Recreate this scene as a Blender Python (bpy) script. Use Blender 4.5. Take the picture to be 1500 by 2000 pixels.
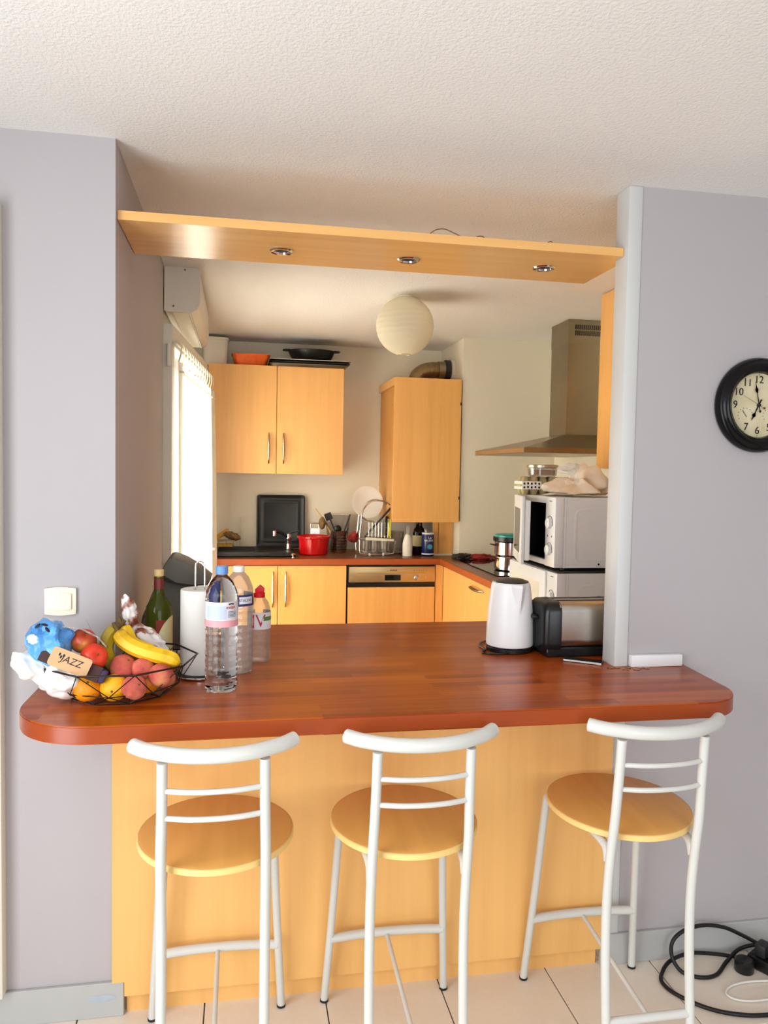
import bpy, bmesh, math, random
from mathutils import Vector, Matrix, noise, Euler
random.seed(7)
S = bpy.context.scene
C = S.collection
for o in list(bpy.data.objects): bpy.data.objects.remove(o)
PI = math.pi

# ------------------------------------------------------------------ camera
cam_d = bpy.data.cameras.new('camera'); cam = bpy.data.objects.new('camera', cam_d); C.objects.link(cam)
cam_d.sensor_fit = 'VERTICAL'; cam_d.sensor_height = 36.0; cam_d.lens = 36.0*1513.04/2000.0
cam_d.clip_start = 0.05
r_, d_, f_ = Vector((.9835668, -.1796343, .01810728)), Vector((.00862636, -.05342048, -.99853485)), Vector((.1803384, .98228192, -.05099302))
m = Matrix((r_, -d_, -f_)).transposed().to_4x4(); m.translation = Vector((.35178, -2.2864, 1.59331))
cam.matrix_world = m
S.camera = cam

# ------------------------------------------------------------------ view, world, lights
S.view_settings.view_transform = 'Standard'; S.view_settings.look = 'None'
S.view_settings.gamma = 1.0; S.view_settings.use_curve_mapping = False
S.view_settings.exposure = 0.04
S.cycles.max_bounces = 9; S.cycles.diffuse_bounces = 4; S.cycles.adaptive_threshold = .05; S.cycles.transparent_max_bounces = 16
S.cycles.transmission_bounces = 10; S.cycles.sample_clamp_indirect = 6.0
W = bpy.data.worlds.new('sky'); S.world = W; W.use_nodes = True
bg = W.node_tree.nodes['Background']; bg.inputs[0].default_value = (.86, .93, 1.0, 1); bg.inputs[1].default_value = 0.4

def area(name, loc, rot, sx, sy, power, col):
    d = bpy.data.lights.new(name, 'AREA'); d.shape = 'RECTANGLE'; d.size = sx; d.size_y = sy; d.energy = power; d.color = col
    o = bpy.data.objects.new(name, d); C.objects.link(o); o.location = loc; o.rotation_euler = rot
    return o
# daylight at the living-room window (left), at the one behind the camera, and at the kitchen window
area('daylight_window_living', (-1.02, -1.95, 1.25), (0, -PI/2, 0), 2.1, 2.1, 77, (.92, .965, 1.0))
area('daylight_window_rear', (1.3, -4.55, 1.35), (PI/2, 0, 0), 2.6, 1.9, 58, (.92, .965, 1.0))
area('daylight_window_kitchen', (-.34, 1.95, 1.08), (0, -PI/2, 0), 1.85, 1.05, 96, (1.0, .965, .89)).data.spread = math.radians(100)

# ------------------------------------------------------------------ materials
def lin(c):
    return tuple((x/255/12.92 if x/255 <= .04045 else ((x/255+.055)/1.055)**2.4) for x in c) + (1,)
MATS = {}
def nt(name):
    mt = bpy.data.materials.new(name); mt.use_nodes = True
    t = mt.node_tree; b = t.nodes['Principled BSDF']; MATS[name] = mt
    return mt, t, b
def noise_node(t, scale, vec=None, detail=4, rough=.55):
    n = t.nodes.new('ShaderNodeTexNoise'); n.inputs['Scale'].default_value = scale; n.inputs['Detail'].default_value = detail
    n.inputs['Roughness'].default_value = rough
    if vec is not None: t.links.new(vec, n.inputs['Vector'])
    return n
def coords(t, scale=(1, 1, 1), rot=(0, 0, 0), kind='Object'):
    tc = t.nodes.new('ShaderNodeTexCoord'); mp = t.nodes.new('ShaderNodeMapping')
    mp.inputs['Scale'].default_value = scale; mp.inputs['Rotation'].default_value = rot
    t.links.new(tc.outputs[kind], mp.inputs['Vector'])
    return mp.outputs['Vector']
def ramp(t, fac, stops):
    r = t.nodes.new('ShaderNodeValToRGB'); e = r.color_ramp.elements
    while len(e) < len(stops): e.new(.5)
    for k, (p, c) in enumerate(stops): e[k].position = p; e[k].color = c
    t.links.new(fac, r.inputs['Fac']); return r.outputs['Color']
def bump(t, b, h, strength, dist):
    n = t.nodes.new('ShaderNodeBump'); n.inputs['Strength'].default_value = strength; n.inputs['Distance'].default_value = dist
    t.links.new(h, n.inputs['Height']); t.links.new(n.outputs['Normal'], b.inputs['Normal'])
def plain(name, rgb, rough=.5, metal=0, var=.06, vs=18, bs=0, bscale=200, trans=0, ior=1.45, spec=.5, coat=0, emit=0):
    mt, t, b = nt(name)
    c = lin(rgb)
    if var > 0:
        n = noise_node(t, vs, coords(t))
        lo = tuple(x*(1-var) for x in c[:3])+(1,); hi = tuple(min(1, x*(1+var)) for x in c[:3])+(1,)
        t.links.new(ramp(t, n.outputs['Fac'], [(.3, lo), (.7, hi)]), b.inputs['Base Color'])
    else: b.inputs['Base Color'].default_value = c
    b.inputs['Roughness'].default_value = rough; b.inputs['Metallic'].default_value = metal
    b.inputs['Transmission Weight'].default_value = trans; b.inputs['IOR'].default_value = ior
    b.inputs['Specular IOR Level'].default_value = spec; b.inputs['Coat Weight'].default_value = coat
    if bs > 0:
        n2 = noise_node(t, bscale, coords(t), 3); bump(t, b, n2.outputs['Fac'], bs, .003)
    return mt
def wood(name, rgb, grain='Z', rough=.38, contrast=.10, fine=26, seed=0):
    mt, t, b = nt(name)
    s = [fine, fine, fine]; s['XYZ'.index(grain)] = 1.1
    v = coords(t, s)
    n = noise_node(t, 1.0, v, 5, .6)
    s2 = [3.2, 3.2, 3.2]; s2['XYZ'.index(grain)] = .25
    n2 = noise_node(t, 1.0, coords(t, s2), 2)
    mix = t.nodes.new('ShaderNodeMath'); mix.operation = 'MULTIPLY_ADD'; mix.inputs[1].default_value = .5
    t.links.new(n2.outputs['Fac'], mix.inputs[0])
    sc = t.nodes.new('ShaderNodeMath'); sc.operation = 'MULTIPLY'; sc.inputs[1].default_value = .5
    t.links.new(n.outputs['Fac'], sc.inputs[0]); t.links.new(sc.outputs[0], mix.inputs[2])
    c = lin(rgb); lo = (c[0]*(1-contrast), c[1]*(1-contrast*1.6), c[2]*(1-contrast*2.2), 1); hi = (min(1, c[0]*(1+contrast*.7)), min(1, c[1]*(1+contrast*.8)), min(1, c[2]*(1+contrast)), 1)
    t.links.new(ramp(t, mix.outputs[0], [(.36, lo), (.5, c), (.64, hi)]), b.inputs['Base Color'])
    b.inputs['Roughness'].default_value = rough
    return mt

plain('ceiling_paint', (238, 235, 230), .9, var=.01, vs=3, bs=.85, bscale=110)
plain('wall_lilac', (181, 175, 177), .7, var=.012, vs=2, bs=.08, bscale=60)
plain('wall_cream', (240, 232, 212), .7, var=.012, vs=2, bs=.08, bscale=60)
plain('post_grey', (206, 207, 205), .45, var=.015, vs=4)
plain('baseboard_grey', (182, 182, 180), .5, var=.02, vs=4)
plain('smear', (172, 182, 192), .6, var=.05, vs=30)
plain('white_plastic', (238, 238, 238), .35, var=.01)
plain('cream_plastic', (240, 232, 208), .4, var=.01)
plain('off_white', (226, 220, 205), .5, var=.02, vs=6)
wood('beech', (240, 186, 112), 'Z', .36, .07)
wood('beech_cab', (234, 176, 100), 'Z', .36, .08)
wood('beech_x', (238, 184, 112), 'X', .22, .07)
wood('beech_edge', (238, 200, 140), 'X', .5, .05)
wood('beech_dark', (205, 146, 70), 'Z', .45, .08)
wood('seat_wood', (232, 172, 92), 'Y', .4, .12, 18)
wood('seat_edge', (244, 208, 132), 'X', .45, .04)
wood('light_wood', (215, 178, 120), 'Z', .5, .1)
plain('stool_paint', (212, 212, 206), .32, var=.01)
plain('rubber', (30, 30, 30), .7, var=.1)
plain('black_plastic', (22, 22, 23), .28, var=.05)
plain('black_matte', (34, 34, 33), .5, var=.12, vs=8)
plain('black_enamel', (24, 24, 21), .42, var=.1, vs=5)
plain('black_glass', (12, 12, 13), .06, var=.02)
plain('clock_black', (7, 7, 8), .2, spec=.3, var=.05)
plain('steel', (200, 194, 184), .28, 1, var=.04, vs=40)
plain('steel_hood', (150, 139, 118), .32, 1, var=.05, vs=6)
plain('chrome', (225, 225, 225), .1, 1, var=.01)
plain('nickel', (190, 176, 150), .28, 1, var=.03)
plain('wire_dark', (52, 44, 38), .4, .6, var=.05)
plain('foil_orange', (228, 98, 28), .35, .25, var=.1, vs=40)
plain('red_enamel', (190, 12, 16), .18, var=.03)
plain('cable_black', (16, 16, 17), .45, var=.05)
plain('cable_white', (232, 230, 224), .5, var=.02)
plain('wire_brown', (120, 86, 52), .5, var=.05)
plain('paper', (240, 238, 232), .9, var=.015, vs=9, bs=.5, bscale=45)
plain('plate_white', (240, 238, 232), .2, var=.01)
plain('board_white', (226, 216, 194), .5, var=.02)
plain('orange_peel', (246, 152, 18), .42, var=.06, vs=12, bs=.35, bscale=320)
plain('lemon_peel', (250, 182, 24), .42, var=.06, vs=12, bs=.35, bscale=320)
plain('kraft', (212, 168, 124), .75, var=.04, vs=60)
plain('ink', (28, 26, 28), .6, var=0)
plain('ink_red', (196, 30, 34), .5, var=0)
plain('ink_white', (240, 240, 240), .5, var=0)
plain('ink_navy', (34, 38, 88), .5, var=.04)
plain('purple_card', (66, 52, 92), .6, var=.08)
plain('dark_card', (70, 42, 36), .7, var=.1)
plain('cork', (222, 190, 136), .8, var=.1, vs=90)
plain('foil_red', (120, 48, 40), .4, .2, var=.1)
plain('label_cream', (232, 222, 170), .6, var=.03)
plain('label_red', (140, 44, 34), .6, var=.06)
plain('cap_blue', (108, 152, 214), .4, var=.03)
plain('cap_white', (238, 238, 236), .4, var=.01)
plain('cap_red', (216, 18, 22), .4, var=.03)
plain('label_pink', (240, 170, 176), .5, var=.02)
plain('label_sky', (196, 208, 232), .5, var=.03)
plain('label_clear', (226, 226, 232), .5, var=.02)
plain('label_navy', (46, 48, 104), .5, var=.1, vs=30)
plain('label_green', (96, 128, 70), .5, var=.3, vs=60)
plain('milk', (244, 238, 226), .35, var=.01)
plain('salt_blue', (20, 28, 78), .3, var=.08, vs=20)
plain('teal', (30, 150, 140), .3, var=.04)
plain('sponge', (206, 160, 62), .9, var=.2, vs=60)
plain('bark_brown', (126, 96, 58), .9, var=.3, vs=50)
plain('cloth_red', (150, 44, 36), .9, var=.4, vs=40)
plain('cloth_dark', (58, 48, 44), .9, var=.3, vs=40)
plain('egg_pulp', (176, 160, 116), .95, var=.12, vs=40, bs=.3)
plain('yellow_plastic', (222, 204, 40), .35, var=.03)
plain('grey_green_glaze', (112, 120, 100), .3, var=.05)
plain('bottle_dark', (22, 16, 14), .12, var=.05)
plain('salt_teal', (60, 140, 170), .4, var=.05)
plain('grout', (120, 108, 96), .9, var=.05)
plain('oven_dark', (38, 36, 36), .4, var=.1)
plain('duct_metal', (150, 126, 92), .35, .9, var=.1, vs=30)
plain('dw_steel', (196, 172, 128), .34, .85, var=.03, vs=5)
plain('dial_dark', (74, 64, 56), .7, var=0)
plain('bag_dark', (112, 108, 98), .6, var=.12, vs=6, bs=.15, bscale=30)
plain('sheet_metal', (130, 118, 100), .3, .9, var=.1)
plain('bucket_white', (232, 226, 210), .5, var=.02)
plain('coin', (176, 132, 92), .3, .9, var=.2, vs=90)
plain('cookie', (150, 82, 48), .8, var=.3, vs=40)

def floor_tile_mat():
    mt, t, b = nt('floor_tile')
    n = noise_node(t, 3.0, coords(t, kind='Object'), 6); n2 = noise_node(t, 60, coords(t), 2)
    ad = t.nodes.new('ShaderNodeMath'); ad.operation = 'MULTIPLY_ADD'; ad.inputs[1].default_value = .25
    t.links.new(n2.outputs['Fac'], ad.inputs[0]); t.links.new(n.outputs['Fac'], ad.inputs[2])
    t.links.new(ramp(t, ad.outputs[0], [(.4, lin((228, 215, 197))), (.75, lin((238, 227, 211)))]), b.inputs['Base Color'])
    b.inputs['Roughness'].default_value = .32
floor_tile_mat()

def bar_mat():
    # butcher-block laminate: staves running along X
    mt, t, b = nt('bar_wood')
    br = t.nodes.new('ShaderNodeTexBrick'); v = coords(t)
    t.links.new(v, br.inputs['Vector'])
    br.inputs['Scale'].default_value = 1.0; br.inputs['Brick Width'].default_value = .34; br.inputs['Row Height'].default_value = .042
    br.inputs['Mortar Size'].default_value = 0.0; br.offset = .37; br.squash = 1.0
    br.inputs['Color1'].default_value = (.0, .0, .0, 1); br.inputs['Color2'].default_value = (1, 1, 1, 1); br.inputs['Bias'].default_value = 0
    n = noise_node(t, 1.0, coords(t, (2.2, 60, 60)), 5, .6)
    ad = t.nodes.new('ShaderNodeMath'); ad.operation = 'MULTIPLY_ADD'; ad.inputs[1].default_value = .32
    t.links.new(br.outputs['Color'], ad.inputs[0])
    s = t.nodes.new('ShaderNodeMath'); s.operation = 'MULTIPLY'; s.inputs[1].default_value = .68
    t.links.new(n.outputs['Fac'], s.inputs[0]); t.links.new(s.outputs[0], ad.inputs[2])
    t.links.new(ramp(t, ad.outputs[0], [(.22, lin((122, 43, 6))), (.45, lin((160, 67, 11))), (.75, lin((188, 95, 25)))]), b.inputs['Base Color'])
    b.inputs['Roughness'].default_value = .28; b.inputs['Specular IOR Level'].default_value = .28
bar_mat()
wood('bar_edge', (154, 64, 20), 'X', .3, .10, 30)
wood('worktop_edge', (160, 74, 24), 'X', .4, .12, 30)
wood('worktop_top', (112, 58, 26), 'X', .3, .12, 30)

def fruit_mat(name, stops, scale=5, rough=.55, bs=0):
    mt, t, b = nt(name); n = noise_node(t, scale, coords(t), 3)
    t.links.new(ramp(t, n.outputs['Fac'], [(p, lin(c)) for p, c in stops]), b.inputs['Base Color'])
    b.inputs['Roughness'].default_value = rough
    if bs: bump(t, b, noise_node(t, 90, coords(t), 4).outputs['Fac'], bs, .002)
fruit_mat('peach_skin', [(.3, (176, 58, 54)), (.52, (206, 104, 84)), (.74, (228, 158, 102))], 18, .8)
fruit_mat('apple_skin', [(.3, (168, 40, 30)), (.52, (206, 84, 44)), (.72, (214, 160, 60))], 14, .3)
fruit_mat('apple_red', [(.3, (214, 44, 26)), (.55, (232, 70, 36)), (.75, (240, 128, 50))], 12, .35)
fruit_mat('banana_skin', [(.28, (200, 150, 12)), (.45, (238, 190, 20)), (.8, (246, 206, 40))], 14, .45)
fruit_mat('banana_green', [(.3, (150, 128, 10)), (.7, (196, 168, 20))], 10, .5)
fruit_mat('stem_brown', [(.3, (72, 52, 24)), (.7, (120, 96, 40))], 30, .8)
fruit_mat('bag_white', [(.25, (238, 232, 220)), (.6, (250, 248, 244)), (.8, (240, 226, 196))], 9, .35, .2)
fruit_mat('bag_cream', [(.25, (238, 214, 184)), (.5, (246, 230, 208)), (.75, (250, 242, 230))], 7, .35, .2)
fruit_mat('snack_wrap', [(.40, (120, 60, 44)), (.47, (170, 120, 100)), (.53, (236, 232, 230)), (.75, (246, 246, 246))], 22, .25, .3)
fruit_mat('blue_film', [(.3, (66, 140, 214)), (.55, (96, 170, 236)), (.78, (170, 205, 240))], 12, .15, .15)
fruit_mat('dial_face', [(.25, (196, 180, 140)), (.5, (214, 202, 166)), (.75, (222, 212, 180))], 14, .6)
fruit_mat('clear_film', [(.3, (214, 200, 200)), (.7, (240, 232, 236))], 14, .15)

def thin(name, rgb, alpha, rough=.05, bumpy=0, bscale=60, gl=.16, diff=.5):
    # thin clear plastic / glass sheet: see-through with some tint, haze and gloss
    mt = bpy.data.materials.new(name); mt.use_nodes = True; MATS[name] = mt
    t = mt.node_tree; t.nodes.remove(t.nodes['Principled BSDF']); out = t.nodes['Material Output']
    tr = t.nodes.new('ShaderNodeBsdfTransparent'); tr.inputs[0].default_value = (.97, .97, .97, 1)
    df = t.nodes.new('ShaderNodeBsdfDiffuse'); df.inputs[0].default_value = lin(rgb)
    tl = t.nodes.new('ShaderNodeBsdfTranslucent'); tl.inputs[0].default_value = lin(rgb)
    a = t.nodes.new('ShaderNodeMixShader'); a.inputs[0].default_value = .5
    t.links.new(df.outputs[0], a.inputs[1]); t.links.new(tl.outputs[0], a.inputs[2])
    m1 = t.nodes.new('ShaderNodeMixShader'); m1.inputs[0].default_value = alpha
    t.links.new(tr.outputs[0], m1.inputs[1]); t.links.new(a.outputs[0], m1.inputs[2])
    g = t.nodes.new('ShaderNodeBsdfGlossy'); g.inputs['Roughness'].default_value = rough
    lw = t.nodes.new('ShaderNodeLayerWeight'); lw.inputs[0].default_value = .35
    ml = t.nodes.new('ShaderNodeMath'); ml.operation = 'MULTIPLY_ADD'; ml.inputs[1].default_value = .5; ml.inputs[2].default_value = gl*.3
    t.links.new(lw.outputs['Fresnel'], ml.inputs[0])
    m2 = t.nodes.new('ShaderNodeMixShader'); t.links.new(ml.outputs[0], m2.inputs[0])
    t.links.new(m1.outputs[0], m2.inputs[1]); t.links.new(g.outputs[0], m2.inputs[2])
    t.links.new(m2.outputs[0], out.inputs['Surface'])
    if bumpy:
        n = noise_node(t, bscale, coords(t), 3); bn = t.nodes.new('ShaderNodeBump'); bn.inputs['Strength'].default_value = bumpy; bn.inputs['Distance'].default_value = .004
        t.links.new(n.outputs['Fac'], bn.inputs['Height'])
        for q in (g, df): t.links.new(bn.outputs['Normal'], q.inputs['Normal'])
    return mt
thin('window_glass', (240, 245, 250), .03)
thin('pet_cloudy', (226, 222, 214), .31, .06, .5, 50)
thin('pet_crinkled', (222, 216, 204), .20, .06, 1.0, 140)
thin('box_clear', (214, 204, 188), .3, .08)
thin('glass_thin', (220, 214, 204), .14, .03)
thin('film_clear', (236, 226, 226), .3, .08, .6, 60)

def water():
    mt, t, b = nt('pet_water'); b.inputs['Base Color'].default_value = (.93, .95, .97, 1); b.inputs['Transmission Weight'].default_value = 1
    b.inputs['Roughness'].default_value = .02; b.inputs['IOR'].default_value = 1.33
    n = noise_node(t, 28, coords(t, (1, 1, 1.6)), 2); bump(t, b, n.outputs['Fac'], .25, .006)
    mt, t, b = nt('green_glass'); b.inputs['Base Color'].default_value = lin((118, 128, 40)); b.inputs['Roughness'].default_value = .04
    b.inputs['Transmission Weight'].default_value = .75; b.inputs['IOR'].default_value = 1.3
water()
def cloth(name, rgb, transl):
    mt = bpy.data.materials.new(name); mt.use_nodes = True; MATS[name] = mt
    t = mt.node_tree; t.nodes.remove(t.nodes['Principled BSDF']); out = t.nodes['Material Output']
    n = noise_node(t, 240, coords(t), 2)
    c = lin(rgb); col = ramp(t, n.outputs['Fac'], [(.3, tuple(x*.95 for x in c[:3])+(1,)), (.7, c)])
    df = t.nodes.new('ShaderNodeBsdfDiffuse'); tl = t.nodes.new('ShaderNodeBsdfTranslucent')
    t.links.new(col, df.inputs[0]); t.links.new(col, tl.inputs[0])
    mx = t.nodes.new('ShaderNodeMixShader'); mx.inputs[0].default_value = transl
    t.links.new(df.outputs[0], mx.inputs[1]); t.links.new(tl.outputs[0], mx.inputs[2]); t.links.new(mx.outputs[0], out.inputs['Surface'])
cloth('curtain_cloth', (252, 248, 236), .62)
cloth('lantern_paper', (246, 238, 214), .35)

# ------------------------------------------------------------------ mesh helpers
def NB(): return bmesh.new()
def box(bm, x0, x1, y0, y1, z0, z1, bev=0, seg=2, mat=None):
    r = bmesh.ops.create_cube(bm, size=1); vs = r['verts']
    for v in vs: v.co = Vector(((x0+x1)/2+v.co.x*(x1-x0), (y0+y1)/2+v.co.y*(y1-y0), (z0+z1)/2+v.co.z*(z1-z0)))
    if mat is not None:
        for v in vs: v.co = mat @ v.co
    if bev > 0:
        es = list({e for v in vs for e in v.link_edges})
        bmesh.ops.bevel(bm, geom=es, offset=bev, segments=seg, profile=.5, affect='EDGES')
    return bm
def lathe(bm, prof, seg=32, c=(0, 0, 0), axis='Z', mod=None, cap=True, M=None):
    rings = []
    for (r, z) in prof:
        ring = []
        for k in range(seg):
            a = 2*PI*k/seg; rr = r if mod is None else mod(r, z, a)
            p = Vector((rr*math.cos(a), rr*math.sin(a), z))
            if axis == 'Y': p = Vector((p.x, -p.z, p.y))      # profile height runs towards -Y
            elif axis == 'X': p = Vector((p.z, p.x, p.y))
            p += Vector(c)
            if M is not None: p = M @ p
            ring.append(bm.verts.new(p))
        rings.append(ring)
    for i in range(len(rings)-1):
        for k in range(seg):
            a, b = rings[i], rings[i+1]
            bm.faces.new((a[k], a[(k+1) % seg], b[(k+1) % seg], b[k]))
    if cap:
        if prof[0][0] > 1e-5: bm.faces.new(list(reversed(rings[0])))
        if prof[-1][0] > 1e-5: bm.faces.new(rings[-1])
    return bm
def crom(pts, n, closed=False):
    P = [Vector(p) for p in pts]
    if n <= 1 or len(P) < 3: return P
    out = []; L = len(P); rng = range(L if closed else L-1)
    for i in rng:
        p1, p2 = P[i], P[(i+1) % L]
        p0 = P[i-1] if (closed or i > 0) else p1*2-p2
        p3 = P[(i+2) % L] if (closed or i+2 < L) else p2*2-p1
        for k in range(n):
            s = k/n
            out.append(.5*((2*p1)+(p2-p0)*s+(2*p0-5*p1+4*p2-p3)*s*s+(3*p1-p0-3*p2+p3)*s**3))
    if not closed: out.append(P[-1])
    return out
def tube(bm, pts, r, seg=8, closed=False, sm=1, flat=None):
    P = crom(pts, sm, closed); n = len(P)
    R = (lambda i: r) if not callable(r) else (lambda i: r(i/max(1, n-1)))
    def tan(i):
        a = P[i-1] if (closed or i > 0) else P[i]; b = P[(i+1) % n] if (closed or i < n-1) else P[i]
        d = b-a; return d.normalized() if d.length > 1e-9 else Vector((0, 0, 1))
    t0 = tan(0); up = Vector((0, 0, 1)) if abs(t0.z) < .9 else Vector((1, 0, 0))
    u = t0.cross(up).normalized(); rings = []
    for i in range(n):
        t = tan(i); u = (u-t*u.dot(t)).normalized(); w = t.cross(u)
        rr = R(i)
        rings.append([bm.verts.new(P[i]+u*(rr*math.cos(2*PI*k/seg))+w*(rr*math.sin(2*PI*k/seg)*(flat or 1))) for k in range(seg)])
    m = n if closed else n-1
    for i in range(m):
        a, b = rings[i], rings[(i+1) % n]
        for k in range(seg): bm.faces.new((a[k], a[(k+1) % seg], b[(k+1) % seg], b[k]))
    if not closed: bm.faces.new(list(reversed(rings[0]))); bm.faces.new(rings[-1])
    return bm
def prism(bm, outline, z0, z1, bev=0, M=None, seg=2):
    lo = [bm.verts.new((x, y, z0)) for x, y in outline]; hi = [bm.verts.new((x, y, z1)) for x, y in outline]
    f0 = bm.faces.new(list(reversed(lo))); f1 = bm.faces.new(hi); n = len(outline)
    for k in range(n): bm.faces.new((lo[k], lo[(k+1) % n], hi[(k+1) % n], hi[k]))
    if bev > 0:
        es = list(set(f0.edges) | set(f1.edges)); bmesh.ops.bevel(bm, geom=es, offset=bev, segments=seg, profile=.5, affect='EDGES')
    if M is not None:
        for v in bm.verts: v.co = M @ v.co
    return bm
def blob(bm, c, s, amp=.15, freq=3, sub=4, seed=0, fn=None):
    r = bmesh.ops.create_icosphere(bm, subdivisions=sub, radius=1)
    for v in r['verts']:
        p = v.co.normalized(); q = p*freq+Vector((seed*7.3, seed*3.1, seed))
        d = 1+amp*noise.noise(q)+amp*.6*abs(noise.noise(q*2.3))
        co = Vector((p.x*s[0]*d, p.y*s[1]*d, p.z*s[2]*d))
        if fn: co = fn(co)
        v.co = co+Vector(c)
    return bm
def crumple(bm, c, s, amp=.2, freq=3, sub=5, seed=0, fn=None):
    # thin plastic pulled into straight creases
    rnd = random.Random(seed); D = [(Vector((rnd.uniform(-1, 1), rnd.uniform(-1, 1), rnd.uniform(-1, 1))).normalized()*freq*rnd.uniform(.6, 1.6), rnd.uniform(0, 6)) for _ in range(5)]
    rr = bmesh.ops.create_icosphere(bm, subdivisions=sub, radius=1)
    for v in rr['verts']:
        p = v.co.normalized(); w = p+.25*noise.noise_vector(p*1.7+Vector((seed, 0, 0)))
        d = 1-amp*sum(abs(math.sin(w.dot(q)+f)) for q, f in D)/5+amp*.6*noise.noise(p*1.5+Vector((seed*3.7, 1, 0)))
        co = Vector((p.x*s[0]*d, p.y*s[1]*d, p.z*s[2]*d))
        if fn: co = fn(co)
        v.co = co+Vector(c)
    return bm
def rrect(x0, x1, y0, y1, r, n=6):
    o = []
    for cx, cy, a0 in ((x1-r, y1-r, 0), (x0+r, y1-r, PI/2), (x0+r, y0+r, PI), (x1-r, y0+r, 1.5*PI)):
        for k in range(n+1): a = a0+PI/2*k/n; o.append((cx+r*math.cos(a), cy+r*math.sin(a)))
    return o
def obj(name, bm, mat, parent=None, smooth=True, loc=None, angle=40):
    me = bpy.data.meshes.new(name)
    bmesh.ops.recalc_face_normals(bm, faces=bm.faces)
    bm.to_mesh(me); bm.free()
    if smooth:
        me.polygons.foreach_set('use_smooth', [True]*len(me.polygons))
        me.set_sharp_from_angle(angle=math.radians(angle))
    me.materials.append(MATS[mat])
    o = bpy.data.objects.new(name, me); C.objects.link(o)
    if parent: o.parent = parent
    if loc: o.location = loc
    return o
def tag(o, label=None, cat=None, group=None, kind=None):
    if label: o['label'] = label
    if cat: o['category'] = cat
    if group: o['group'] = group
    if kind: o['kind'] = kind
    return o
def thing(name, label, cat, loc=(0, 0, 0), rz=0, group=None, rot=None):
    o = bpy.data.objects.new(name, None); C.objects.link(o); o.empty_display_size = .05
    o.location = loc; o.rotation_euler = rot or (0, 0, rz)
    return tag(o, label, cat, group)
def struct(name, bm, mat, smooth=False):
    return tag(obj(name, bm, mat, None, smooth), kind='structure')
def copy_tree(o, parent=None):
    c = o.copy(); C.objects.link(c); c.parent = parent
    for ch in list(o.children): copy_tree(ch, c)
    return c
def text(name, s, size, mat, parent, M, bend=None, thick=.0004, label=None):
    cu = bpy.data.curves.new('lettering', 'FONT'); cu.body = s; cu.size = size; cu.align_x = 'CENTER'; cu.align_y = 'CENTER'; cu.extrude = thick
    cu.resolution_u = 3
    t = bpy.data.objects.new('lettering', cu); C.objects.link(t)
    dg = bpy.context.evaluated_depsgraph_get(); dg.update()
    me = bpy.data.meshes.new_from_object(t.evaluated_get(dg)); bpy.data.objects.remove(t); bpy.data.curves.remove(cu)
    for v in me.vertices:
        p = v.co.copy()
        if bend:                      # wrap around a vertical cylinder of radius bend; text faces outward
            a = p.x/bend; p = Vector((bend*math.sin(a), p.y, (bend)*math.cos(a)+p.z))
        v.co = M @ p
    me.name = name; me.materials.clear(); me.materials.append(MATS[mat])
    o = bpy.data.objects.new(name, me); C.objects.link(o); o.parent = parent
    if label: o['label'] = label
    return o
# text in local XY plane -> standing in XZ plane facing -Y
FACE = Matrix(((1, 0, 0, 0), (0, 0, -1, 0), (0, 1, 0, 0), (0, 0, 0, 1)))
def T(x, y, z): return Matrix.Translation((x, y, z))
def RZ(a): return Matrix.Rotation(a, 4, 'Z')

H = 2.5
# ------------------------------------------------------------------ the setting
struct('floor', box(NB(), -1.1, 3.4, -4.7, 3.5, -.1, -.008), 'grout')
floor = bpy.data.objects['floor']
tile_me = None
pitch = .358
for i in range(-3, 9):
    for j in range(-5, 1):
        x0 = .255+pitch*(i-1); y0 = .02+pitch*j
        if tile_me is None:
            t0 = obj('floor_tile', box(NB(), .002, pitch-.002, .002, pitch-.002, -.008, 0, .0012, 1), 'floor_tile', floor, False); tile_me = t0.data; t = t0
        else:
            t = bpy.data.objects.new('floor_tile', tile_me); C.objects.link(t); t.parent = floor
        t.location = (x0, y0, 0)
struct('ceiling', box(NB(), -1.1, 3.4, -4.7, 3.5, H, H+.1), 'ceiling_paint')
struct('wall_left_front', box(NB(), -1.1, 0, 0, 1.316, 0, H), 'wall_lilac')
struct('wall_right_front', box(NB(), 1.575, 3.4, 0, .075, 0, H), 'wall_lilac')
# living-room shell outside the view, with its two windows
b = NB(); box(b, -1.2, -1.05, -4.7, -3.05, 0, H); box(b, -1.2, -1.05, -.85, 0, 0, H); box(b, -1.2, -1.05, -3.05, -.85, 2.32, H); struct('wall_left_living', b, 'wall_lilac')
struct('wall_right_living', box(NB(), 3.3, 3.4, -4.7, 0, 0, H), 'wall_lilac')
b = NB(); box(b, -1.1, 0, -4.8, -4.65, 0, H); box(b, 2.6, 3.4, -4.8, -4.65, 0, H); box(b, 0, 2.6, -4.8, -4.65, 0, .38); box(b, 0, 2.6, -4.8, -4.65, 2.32, H); struct('wall_back_living', b, 'wall_lilac')
# kitchen walls
struct('wall_back', box(NB(), -.3, 2.6, 3.349, 3.5, 0, H), 'wall_cream')
struct('wall_chase', box(NB(), 1.80, 2.465, 2.764, 3.349, 0, H), 'wall_cream')
struct('wall_right', box(NB(), 2.465, 2.6, .075, 3.349, 0, H), 'wall_cream')
b = NB(); box(b, -.3, -.012, 1.316, 1.37, 0, H); box(b, -.3, -.012, 2.68, 3.349, 0, H); box(b, -.3, -.012, 1.37, 2.68, 0, .06); box(b, -.3, -.012, 1.37, 2.68, 2.26, H)
struct('wall_left', b, 'wall_cream')
struct('trim_1', box(NB(), 1.53, 1.577, -.004, .082, 0, H, .005, 2), 'post_grey', True)
struct('trim_2', box(NB(), -.42, -.293, -.045, 0, .104, 2.3, .004, 2), 'off_white', True)
bl = struct('baseboard_left', box(NB(), -1.05, .026, -.013, -.0005, 0, .102, .002, 1), 'baseboard_grey')
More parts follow.
